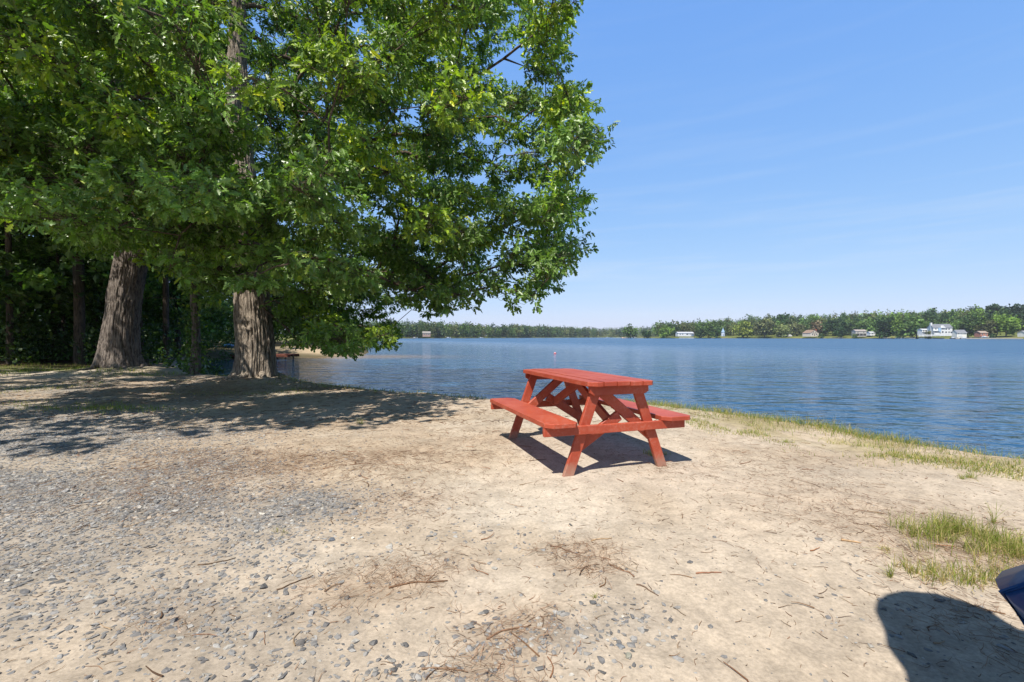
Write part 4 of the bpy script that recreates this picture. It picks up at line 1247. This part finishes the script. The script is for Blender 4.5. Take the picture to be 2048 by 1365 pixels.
def far_tree(px, top, wpx, Y, pal, label, low=.12, name='shore_tree', cat='tree', base_py=None):
    x = gx(px, Y); z0 = ground_z(x, Y); zt = CAM_H + (HOR - top) / F_PX * Y
    h = max(zt - z0, 1.2); w = wpx / F_PX * Y
    root = empty(name, (x, Y, z0), label, cat, 'trees and bushes along the far shore')
    V, Q, c = far_crown(1100 if name != 'shore_bush' else 500, w, h, low, PAL[pal], 0)
    build('crown', V, [Q], M['far_leaf'], root, col=c)
    mb = MB(); mb.tube([(0, 0, -.5), (.1, 0, h * .3), (0, .1, h * .8)], [.03 * h, .022 * h, .006 * h], 7); mb.build('trunk', M['bark_dark'], root, smooth=True)
T = far_tree
T(1261, 651, 30, 596, 'mid', 'rounded green tree above the tan pavilion on the far shore')
T(1293, 660, 20, 592, 'dark', 'squat dark tree at the waterline right of the tan pavilion', .03)
T(1332, 653, 30, 592, 'bright', 'bright green rounded tree left of the long white house', .08)
T(1402, 645, 26, 580, 'mid', 'tall forked tree at the waterline right of the long white house', .2)
T(1421, 649, 22, 578, 'mid', 'tree leaning beside the tall forked one near the pale tower', .2)
T(1434, 655, 18, 583, 'dark', 'dark bushy tree touching the left side of the pale tower', .03)
T(1486, 646, 40, 572, 'yellow', 'wide yellow green dome shaped tree right of the pale tower', .06)
T(1529, 640, 42, 562, 'dull', 'broad grey green tree with a shaded trunk in mid shore', .22)
T(1566, 650, 28, 556, 'pale', 'pale weeping tree in front of the white van', .1)
T(1568, 628, 34, 600, 'dark', 'tallest dark tree rising behind the pale weeping tree', .2)
T(1592, 647, 32, 565, 'dull', 'dull green tree left of the brown roofed cottage', .12)
T(1634, 644, 38, 565, 'brown', 'brownish green tree right behind the brown roofed cottage', .1)
T(1668, 640, 50, 545, 'dark', 'big dark tree right of the cottage with the red chimney', .1)
T(1680, 654, 28, 512, 'dark', 'low dark spreading tree at the waterline before the big dark one', .04)
T(1642, 668, 13, 512, 'dark', 'round dark bush at the waterline right of the cottage', 0.0, 'shore_bush', 'bush')
T(1710, 667, 12, 488, 'mid', 'round green bush on the lawn before the grey porch house', 0.0, 'shore_bush', 'bush')
T(1735, 640, 40, 505, 'mid', 'broad tree right of the grey porch house', .12)
T(1772, 638, 38, 462, 'dark', 'heavy dark tree at the waterline left of the white house wing', .06)
T(1795, 641, 32, 452, 'bright', 'bright green tree overlapping the heavy dark one', .06)
T(1822, 650, 26, 446, 'brown', 'thin brownish half bare tree left of the white house wing', .15)
T(1857, 663, 12, 398, 'dull', 'small dull tree on the lawn before the big white house', .2)
T(1833, 637, 52, 440, 'mid', 'wide green tree behind the white house wing', .1)
T(1936, 639, 36, 402, 'mid', 'green tree right of the lakeside garage', .1)
T(1975, 642, 42, 392, 'dull', 'grey green tree behind the parked white boat', .08)
T(2012, 632, 52, 385, 'bright', 'large bright green tree near the right edge of the far shore', .08)
T(1985, 609, 28, 470, 'pine', 'tallest pine on the hilltop near the right edge', .3)
T(2030, 610, 46, 452, 'pine', 'dark pine crowning the hill at the very right', .2)
T(1860, 622, 26, 490, 'pine', 'single round topped pine above the big white house', .3)
T(1985, 668, 12, 368, 'dark', 'dark bush at the waterline near the right edge', 0.0, 'shore_bush', 'bush')
T(1906, 646, 40, 440, 'mid', 'green tree rising behind the gap between white house and garage', .1)

# the wooded hills
def hill_woods(name, spots, label, pals, n_each=230, wr=(9, 16), hr=(14, 22)):
    VV, QQ, CC, o_ = [], [], [], 0
    for (x, y) in spots:
        w = rng.uniform(*wr); h = rng.uniform(*hr)
        V, Q, c = far_crown(n_each, w, h, .05, pals[rng.integers(0, len(pals))], 0)
        V = V + np.array([x, y, ground_z(x, y) - .3]); VV.append(V); QQ.append(Q + o_); CC.append(c); o_ += len(V)
    o = build(name, np.concatenate(VV), [np.concatenate(QQ)], M['far_leaf'], col=np.concatenate(CC)); tag(o, label, 'woods', kind='stuff')

def spots_between(n, pxr, Yf, depth, sdmin):
    out = []
    while len(out) < n:
        px = rng.uniform(*pxr); Y = Yf(px) + rng.random() ** 1.3 * depth; x = gx(px, Y)
        if lake_sd(np.array([x]), np.array([Y]))[0] > sdmin: out.append((x, Y))
    return out
P_ = PAL
hill_woods('woods', spots_between(620, (1215, 2120), lambda px: np.interp(px, [1215, 1430, 1600, 1740, 1880, 2120], [625, 615, 575, 525, 470, 420]), 190, 26),
           'wooded hill behind the houses on the right far shore', [P_['mid'], P_['dark'], P_['mid'], P_['dull'], P_['pine'], P_['bright']], 300)
hill_woods('woods', spots_between(170, (2100, 2760), lambda px: np.interp(px, [2100, 2400, 2760], [400, 330, 270]), 120, 12), 'wooded hill carrying on past the right edge of the picture', [P_['mid'], P_['dark'], P_['pine'], P_['bright']], 260)
hill_woods('woods', spots_between(560, (600, 1060), lambda px: np.interp(px, [600, 700, 790, 860, 950, 1060], [400, 470, 548, 566, 655, 815]), 110, 3), 'even belt of woods on the left far shore', [P_['mid'], P_['dull'], P_['mid'], P_['dark'], P_['pine']], 200)
hill_woods('woods', spots_between(480, (1020, 1330), lambda px: np.interp(px, [1020, 1150, 1330], [760, 1010, 1175]), 160, 3), 'most distant hazy line of woods at the end of the lake', [P_['mid'], P_['dull'], P_['pine']], 150, (11, 18), (18, 24))

# ------------------------------------------------------------------ the far shore: houses
FM = {}
def fm(c, r=.7):
    k = tuple(c)
    if k not in FM: FM[k] = simple('house_paint', c, r, .2, .08, .6, 0)
    return FM[k]

WHITE, GREYR, BROWN, GLASS = (.62, .62, .60), (.16, .17, .19), (.20, .12, .085), (.05, .06, .075)

def gable(mb, w, dpt, z0, z1, along='x', over=.4, th=.25):
    """gabled roof: ridge along x or y"""
    a, b = (w / 2 + over, dpt / 2 + over)
    if along == 'x': R0 = [(-a, -b, z0), (-a, 0, z1), (-a, b, z0), (-a, b, z0 - th), (-a, 0, z1 - th), (-a, -b, z0 - th)]; R1 = [(a, y, z) for _, y, z in R0]
    else: R0 = [(-a, -b, z0), (0, -b, z1), (a, -b, z0), (a, -b, z0 - th), (0, -b, z1 - th), (-a, -b, z0 - th)]; R1 = [(x, b, z) for x, _, z in R0]
    V = R0 + R1
    Q = [(i, (i + 1) % 6, 6 + (i + 1) % 6, 6 + i) for i in range(6)] + [(0, 1, 4, 5), (1, 2, 3, 4), (6, 11, 10, 7), (7, 10, 9, 8)]
    mb.add(V, Q)

def body(mb, w, dpt, h, ridge=None, along='x'):
    mb.box((0, 0, h / 2 - .5), (w, dpt, h + 1.0))
    if ridge:
        if along == 'x':
            for s in (-1, 1):
                x = s * w / 2; mb.add([(x, -dpt / 2, h), (x, dpt / 2, h), (x, 0, ridge), (x - s * .2, -dpt / 2, h), (x - s * .2, dpt / 2, h), (x - s * .2, 0, ridge)], [(0, 2, 5, 3), (1, 4, 5, 2)], [(0, 1, 2), (3, 5, 4)])
        else:
            for s in (-1, 1):
                y = s * dpt / 2; mb.add([(-w / 2, y, h), (w / 2, y, h), (0, y, ridge), (-w / 2, y - s * .2, h), (w / 2, y - s * .2, h), (0, y - s * .2, ridge)], [(0, 2, 5, 3), (1, 4, 5, 2)], [(0, 1, 2), (3, 5, 4)])

def windows(root, lst, yf):
    """windows on the front wall: (x, z, w, h); the frame stands a little proud of the wall, the pane inside it"""
    for x, z, w, h in lst:
        mb = MB(); t = .09
        for c, s in (((x, yf - .04, z + h / 2), (w + 2 * t, .1, t)), ((x, yf - .04, z - h / 2), (w + 2 * t, .1, t)), ((x - w / 2, yf - .04, z), (t, .1, h - t)), ((x + w / 2, yf - .04, z), (t, .1, h - t))): mb.box(c, s)
        f = mb.build('window', fm(WHITE), root)
        mb = MB(); mb.box((x, yf - .015, z), (w - .1, .05, h - .1)); mb.build('pane', fm(GLASS, .15), f)

def house(name, px, Y, label, w, dpt, h, ridge, wall, roof, along='x', rz=0.0, wins=(), base_py=None, cat='house'):
    x = gx(px, Y); z = ground_z(x, Y) if base_py is None else CAM_H + (HOR - base_py) / F_PX * Y
    root = empty(name, (x, Y, z), label, cat, rz=rz)
    mb = MB(); body(mb, w, dpt, h, ridge - .1, along); mb.build('wall', fm(wall), root)
    mb = MB(); gable(mb, w, dpt, h + .05, ridge, along); mb.build('roof', fm(roof), root)
    windows(root, wins, -dpt / 2)
    sc_ = {'white_house': .80, 'lakeside_garage': .74, 'white_cottage_wing': .8}.get(name, .86); root.scale = (sc_, sc_, sc_)
    return root

def part_box(root, name, boxes, c, rough=.7):
    mb = MB()
    for ctr, size in boxes: mb.box(ctr, size)
    return mb.build(name, fm(c, rough), root)

# big white two storey house
h = house('white_house', 1879, 400,  'big white two storey house with slate grey roof on the far right shore', 17.2, 10, 7.6, 11.6, WHITE, GREYR, 'x', -.22,
          [(-6.2, 6.2, 1.1, 1.4), (-6.2, 3.0, 1.2, 1.5), (5.6, 6.2, 1.1, 1.4), (3.2, 6.2, 1.1, 1.4), (5.6, 3.0, 1.2, 1.5), (3.0, 3.0, 1.4, 1.6), (0, 6.6, 1.1, 1.5), (0, 3.2, 1.4, 1.9), (7.4, 3.0, 1.0, 1.4)], base_py=670.5)
part_box(h, 'chimney', [((-8.4, -1, 6.4), (1.4, 1.8, 13.2))], WHITE)
mb = MB(); mb.add([(-2.4, -5.9, 7.2), (2.4, -5.9, 7.2), (0, -5.9, 10.0), (-2.4, 0, 7.2), (2.4, 0, 7.2), (0, 0, 10.0)], [(0, 2, 5, 3), (1, 4, 5, 2), (0, 3, 4, 1)], [(0, 1, 2), (3, 5, 4)]); mb.build('dormer', fm(WHITE), h)
part_box(h, 'bay_window', [((-3.2, -5.6, 5.4), (2.2, 1.2, 4.4))], (.30, .42, .55), .2)
part_box(h, 'porch', [((-6.2, -6.0, 1.0), (5.0, 2.0, 2.6)), ((-6.2, -6.2, 4.4), (5.0, 2.4, .3))], WHITE)
# its left wing
h = house('white_cottage_wing', 1847, 410, 'white two storey wing with open porch left of the big white house', 8.2, 6, 5.2, 6.2, WHITE, (.55, .57, .60), 'x', 0, [(-2.4, 3.9, 1.3, 1.5), (0, 3.9, 1.3, 1.5), (2.4, 3.9, 1.3, 1.5)], base_py=669.5)
part_box(h, 'porch', [((x_, -4.6, 1.2), (.3, .3, 2.6)) for x_ in (-3.6, -1.2, 1.2, 3.6)] + [((0, -4.4, 2.7), (8.2, 2.6, .3)), ((0, -4.6, .1), (8.2, 2.8, .4))], WHITE)
# lakeside garage
h = house('lakeside_garage', 1918, 384, 'cream lakeside garage with grey hipped top and terrace', 9.8, 7, 4.4, 7.8, (.70, .67, .58), (.18, .19, .21), 'x', -.08, [(-3.2, 3.4, 1.0, .8), (3.2, 3.4, 1.0, .8)], base_py=674.2)
part_box(h, 'garage_door', [((-1.6, -3.56, 1.5), (4.2, .14, 2.4))], WHITE)
part_box(h, 'railing', [((0, -4.2, 4.6), (9.8, .12, .12)), ((0, -4.2, 4.1), (9.8, .12, .12))] + [((x_, -4.2, 4.2), (.12, .12, 1.0)) for x_ in (-4.8, -2.4, 0, 2.4, 4.8)], WHITE)
# brown roofed cottage
h = house('gabled_cottage', 1621, 532, 'cream cottage with steep brown gable and red brick chimney', 13.5, 12, 3.4, 7.6, (.60, .53, .44), (.24, .165, .12), 'y', .25, [(-3.2, 1.8, 1.8, 1.5), (3.4, 1.8, 1.8, 1.5)], base_py=672.0)
part_box(h, 'gable_trim', [((-1.6, -6.1, 4.6), (.35, .15, 2.0)), ((1.6, -6.1, 4.6), (.35, .15, 2.0)), ((0, -6.1, 3.55), (9, .15, .35))], (.06, .045, .035))
part_box(h, 'chimney', [((6.3, -2, 4.2), (1.5, 1.5, 8.6))], (.32, .10, .06))
part_box(h, 'door', [((.2, -6.08, 1.2), (1.3, .16, 2.2))], (.10, .07, .06))
# long white house
h = house('long_white_house', 1369, 574, 'long low white house with pale grey roof on the far lawn', 22.5, 9, 3.6, 5.4, WHITE, (.42, .43, .47), 'x', .05, [(-8, 2.0, 1.6, 1.3), (-4.5, 2.0, 1.6, 1.3), (2.0, 2.0, 3.0, 1.6), (6, 2.0, 1.4, 1.3)], base_py=671.8)
part_box(h, 'porch', [((x_, -6.0, 1.5), (.3, .3, 3.2)) for x_ in (7.4, 9.4, 11.2)] + [((9.2, -5.4, 3.2), (4.6, 2.4, .3))], (.5, .47, .42))
# grey porch house
h = house('grey_porch_house', 1718, 495, 'grey house with a dark open porch half hidden between trees', 12.5, 8, 5.6, 7.6, (.42, .40, .37), (.30, .26, .24), 'x', -.1, [(-3.6, 4.4, 1.4, 1.2), (3.0, 4.4, 1.4, 1.2)], base_py=672.0)
part_box(h, 'porch', [((0, -4.1, 1.5), (11.5, .3, 2.4))], (.05, .05, .05)); 
for x_ in (-5.5, -2, 1.8, 5.5): part_box(h, 'porch_post', [((x_, -4.6, 1.5), (.25, .25, 3.0))], (.55, .53, .5))
# brick house, right edge house, left shore house, pavilion, tower, small house
h = house('brick_house', 1962, 386, 'small red brick house behind the parked white boat', 7.0, 6, 3.0, 4.8, (.38, .17, .12), (.30, .24, .20), 'x', 0, [(-1.8, 1.7, 1.1, 1.2), (1.8, 1.7, 1.1, 1.2)], base_py=672.5)
h = house('grey_white_house', 2052, 372, 'pale grey house cut by the right edge of the picture', 8.5, 7, 2.9, 4.6, (.62, .63, .64), (.26, .27, .29), 'x', 0, [(-2.2, 1.6, 1.3, 1.2)], base_py=672.0)
h = house('pink_house', 853, 556, 'pinkish brick house alone on the left far shore', 10.5, 8, 4.0, 6.4, (.36, .25, .20), (.25, .23, .21), 'x', .2, [(-3, 2.4, 1.5, 1.4), (0, 2.4, 1.5, 1.4), (3, 2.4, 1.5, 1.4)], base_py=672.6)
h = house('small_white_house', 1742, 480, 'small white shed roofed house peeking out beside dark trees', 6.5, 5, 2.4, 3.8, (.66, .66, .64), (.45, .46, .47), 'x', 0, [(0, 1.3, 1.1, 1.0)], base_py=670.0)
x = gx(1250, 600); z = ground_z(x, 600)
root = empty('pavilion', (x, 600, z), 'open tan roofed pavilion by the point of the far shore', 'pavilion')
mb = MB(); gable(mb, 8.0, 5.0, 2.6, 3.6, 'x'); mb.build('roof', fm((.48, .33, .2)), root)
for x_ in (-3.5, 0, 3.5):
    for y_ in (-2, 2): part_box(root, 'post', [((x_, y_, 1.2), (.3, .3, 3.2))], (.3, .2, .13))
# pale pointed tower
x = gx(1446, 566)
root = empty('garden_tower', (x, 566, CAM_H + (HOR - 672) / F_PX * 566), 'pale blue pointed garden tower standing on the far lawn', 'tower')
oct_ = lambda r, z: [(r * math.cos(a), r * math.sin(a), z) for a in np.linspace(0, 6.283, 8, endpoint=False)]
mb = MB(); mb.loft([oct_(2.4, -.6), oct_(2.2, 2.4), oct_(1.8, 4.2)]); mb.build('wall', fm((.42, .46, .52)), root)
mb = MB(); mb.loft([oct_(2.4, 4.2), oct_(1.3, 6.4), oct_(.25, 9.0)]); mb.build('roof', fm((.25, .36, .48)), root)
mb = MB(); mb.tube([(0, 0, 9.0), (0, 0, 11.0)], .1, 6); mb.build('pole', fm(WHITE), root)
part_box(root, 'door', [((0, -2.3, 1.0), (1.0, .3, 2.2))], (.2, .25, .3))
# white fence before the big house
root = empty('white_fence', (gx(1880, 388), 388, CAM_H + (HOR - 674) / F_PX * 388), 'long white picket fence stepping up the lawn of the big white house', 'fence', rz=-.2)
mb = MB()
for k in range(46): mb.box((-15 + k * .66, 0, .9 + .02 * k), (.42, .08, 1.5))
mb.build('pickets', fm(WHITE), root)
for k in range(11): part_box(root, 'post', [((-15 + k * 3, .1, .9 + .09 * k), (.25, .22, 2.0))], WHITE)
# sea walls and docks, boats, van
def seawall(px0, px1, Y0, Y1, c, label, h=.7):
    a = np.array([gx(px0, Y0), Y0]); b = np.array([gx(px1, Y1), Y1]); L_ = np.linalg.norm(b - a); m = (a + b) / 2
    mb = MB(); mb.box((0, 0, h / 2 - .5), (L_, .6, h + 1.0)); mb.box((0, -.02, h + .06), (L_ + .2, .8, .12))
    o = mb.build('seawall', fm(c), loc=(m[0], m[1], ZW)); o.rotation_euler = (0, 0, math.atan2(b[1] - a[1], b[0] - a[0])); tag(o, label, 'seawall', 'walls along the far waterline')
seawall(1358, 1392, 585, 584, (.66, .65, .62), 'white seawall at the water below the long white house')
seawall(1790, 1830, 452, 432, (.52, .50, .46), 'pale stone seawall below the bright green tree')
seawall(1838, 1888, 425, 398, (.66, .66, .63), 'white seawall below the big white house')
seawall(1900, 2046, 382, 352, (.40, .36, .30), 'long tan stone seawall along the right end of the far shore', .8)
seawall(1490, 1520, 583, 580, (.62, .62, .60), 'short white seawall left of the broad grey green tree')

def far_dock(px, Y, ln, wd, c, label):
    root = empty('dock', (gx(px, Y), Y, ZW), label, 'dock', 'docks along the far shore')
    mb = MB(); mb.box((0, 0, .62), (ln, wd, .18)); mb.build('deck', fm(c), root)
    for x_ in (-ln * .45, -ln * .15, ln * .15, ln * .45): part_box(root, 'post', [((x_, -wd / 2 - .12, .3), (.22, .22, 2.2))], (.32, .26, .2))
far_dock(1244, 588, 15, 2.2, WHITE, 'long white dock below the tan pavilion')
far_dock(1530, 575, 9, 2, (.45, .30, .2), 'brown wooden dock below the broad grey green tree')
far_dock(1925, 376, 12, 2.4, (.62, .60, .55), 'pale dock below the lakeside garage')
far_dock(1590, 552, 12, 2.2, (.6, .64, .66), 'grey white dock left of the gabled cottage')
far_dock(1672, 505, 14, 2.0, (.28, .30, .33), 'dark dock below the low spreading tree')
far_dock(1775, 455, 8, 2.0, (.5, .52, .55), 'grey dock below the heavy dark tree')

def boat(px, Y, ln, c, label, land=False, canopy=None):
    x = gx(px, Y); z = (ground_z(x, Y) + .5) if land else ZW
    root = empty('motor_boat', (x, Y, z), label, 'boat', 'boats along the far shore')
    mb = MB(); rings = []
    for t in np.linspace(-1, 1, 11):
        w_ = ln * .17 * (1 - max(0, t) ** 2.5) + .05; up = .25 * max(0, t) ** 2
        rings.append([(t * ln / 2, -w_, .75 + up), (t * ln / 2, -w_ * .7, .05), (t * ln / 2, 0, -.15 + up * .6), (t * ln / 2, w_ * .7, .05), (t * ln / 2, w_, .75 + up)])
    mb.loft(rings); mb.build('hull', fm(c, .3), root)
    part_box(root, 'cabin', [((-.1 * ln, 0, 1.05), (ln * .3, ln * .22, .7))], (.6, .62, .65) if canopy is None else canopy)
    part_box(root, 'engine', [((-ln * .53, 0, .6), (.35, .4, .9))], (.08, .08, .09))
boat(1970, 380, 6.5, WHITE, 'white motor boat parked ashore before the small brick house', True)
boat(1558, 566, 7.0, WHITE, 'white motor boat ashore under the pale weeping tree', True)
boat(1270, 1120, 9.0, WHITE, 'white boat among the moorings at the distant end of the lake')
boat(1215, 1080, 9.0, WHITE, 'left of the white specks moored at the distant lake end')
boat(1310, 1100, 10.0, (.6, .66, .75), 'pale blue boat at the distant lake end near the point')
boat(962, 660, 6.0, WHITE, 'white boat tied up along the left far woods')
boat(897, 585, 6.0, (.7, .72, .75), 'pale boat right of the pinkish brick house')
boat(830, 560, 7.0, WHITE, 'white boat at the lawn left of the pinkish brick house')
boat(1928, 374, 5.0, WHITE, 'small white boat at the dock of the lakeside garage')
boat(1906, 378, 4.4, (.10, .11, .13), 'dark little boat left of the pale garage dock')
# white camper van
x = gx(1577, 560)
root = empty('camper_van', (x, 560, ground_z(x, 560)), 'white camper van parked right of the pale weeping tree', 'van')
mb = MB(); mb.loft([[(t, -1.1, .5), (t, -1.1, .5 + hh), (t, 1.1, .5 + hh), (t, 1.1, .5)] for t, hh in ((-3.6, 2.0), (-3.4, 2.5), (2.0, 2.5), (2.6, 1.4), (3.6, 1.1))]); mb.build('body', fm(WHITE, .35), root)
part_box(root, 'window', [((-1.4, -1.12, 2.2), (1.6, .08, .7))], GLASS, .2); part_box(root, 'window', [((1.2, -1.12, 2.2), (1.0, .08, .7))], GLASS, .2)
for x_ in (-2.2, 2.2):
    for y_ in (-1.0, 1.0):
        mb = MB(); mb.tube([(x_, y_ - .12, .38), (x_, y_ + .12, .38)], .38, 14); mb.build('wheel', fm((.03, .03, .03)), root)

# ------------------------------------------------------------------ the air over the lake
hm, hnt, hout = nodes_of('haze')
pv = hnt.nodes.new('ShaderNodeVolumePrincipled'); pv.inputs['Color'].default_value = (.80, .88, 1.0, 1); pv.inputs['Density'].default_value = 0.00011; pv.inputs['Anisotropy'].default_value = 0.0
hnt.links.new(pv.outputs[0], hout.inputs['Volume'])
mb = MB(); mb.box((0, 640, 16), (5000, 2700, 56)); hz = mb.build('haze', hm); tag(hz, 'thin bluish summer haze over the lake', 'haze', kind='stuff')

# ------------------------------------------------------------------ camera, sun, sky
cam = bpy.data.cameras.new('camera'); camo = bpy.data.objects.new('camera', cam); COL.objects.link(camo)
cam.sensor_width = 36.0; cam.lens = 36.0 * F_PX / 2048.0
cam.clip_start = 0.05; cam.clip_end = 12000
camo.location = (0, 0, CAM_H); camo.rotation_euler = (R(90) - math.atan((682.5 - HOR) / F_PX), 0, 0)
scene.camera = camo

sv = Vector((SUN_A, SUN_B, -1.0)).normalized()
sun = bpy.data.lights.new('sun', 'SUN'); suno = bpy.data.objects.new('sun', sun); COL.objects.link(suno)
sun.energy = 4.8; sun.angle = R(0.53); sun.color = (1.0, 0.945, 0.86)
suno.rotation_euler = sv.to_track_quat('-Z', 'Y').to_euler()
suno.location = (-5, -12, 30)

w = bpy.data.worlds.new('World'); scene.world = w; w.use_nodes = True
nt = w.node_tree; nt.nodes.clear()
wo = nt.nodes.new('ShaderNodeOutputWorld'); bg = nt.nodes.new('ShaderNodeBackground')
sky = nt.nodes.new('ShaderNodeTexSky'); sky.sky_type = 'NISHITA'; sky.sun_disc = False
sky.sun_elevation = math.asin(-sv.z)
sky.sun_rotation = math.atan2(-sv.x, -sv.y)
sky.altitude = 50; sky.air_density = 1.0; sky.dust_density = 0.35; sky.ozone_density = 2.0
tc = nt.nodes.new('ShaderNodeTexCoord')
# thin cirrus streaks low in the sky
f = noise(nt, 2.2, 5, 0.6, tc.outputs['Generated'], stretch=(1.0, 0.6, 16.0), dist=0.35)
sx = nt.nodes.new('ShaderNodeSeparateXYZ'); nt.links.new(tc.outputs['Generated'], sx.inputs[0])
band = ramp(nt, sx.outputs[2], [(0.0, 0.5), (0.12, 1.0), (0.30, 0.35), (0.5, 0.1)])
cl = mth(nt, 'MULTIPLY', ramp(nt, f, [(0.48, 0.0), (0.85, 0.42)]), band)
sep = nt.nodes.new('ShaderNodeSeparateColor'); nt.links.new(sky.outputs[0], sep.inputs[0])
cmb = nt.nodes.new('ShaderNodeCombineColor')
for k, (ref, g, out_) in enumerate(((0.61, 0.66, 0.93), (1.27, 0.43, 2.45), (2.83, 0.14, 5.9))):
    v_ = mth(nt, 'MULTIPLY', mth(nt, 'POWER', mth(nt, 'DIVIDE', sep.outputs[k], ref), g), out_)
    nt.links.new(v_, cmb.inputs[k])
zen = ramp(nt, sx.outputs[2], [(0.6, 1.0), (0.9, 0.16)])
col = mixc(nt, 1.0, mixc(nt, cl, cmb.outputs[0], (5.2, 5.7, 6.3)), zen, 'MULTIPLY')
nt.links.new(col, bg.inputs[0]); bg.inputs[1].default_value = 0.10
nt.links.new(bg.outputs[0], wo.inputs[0])

scene.view_settings.view_transform = 'Standard'; scene.view_settings.look = 'None'
scene.view_settings.exposure = 0.6; scene.view_settings.gamma = 1.0
scene.render.engine = 'CYCLES'
cy = scene.cycles
cy.max_bounces = 7; cy.diffuse_bounces = 3; cy.glossy_bounces = 3; cy.transmission_bounces = 4; cy.transparent_max_bounces = 6
cy.use_denoising = True
try: cy.denoiser = 'OPENIMAGEDENOISE'
except Exception: pass
cy.caustics_reflective = False; cy.caustics_refractive = False
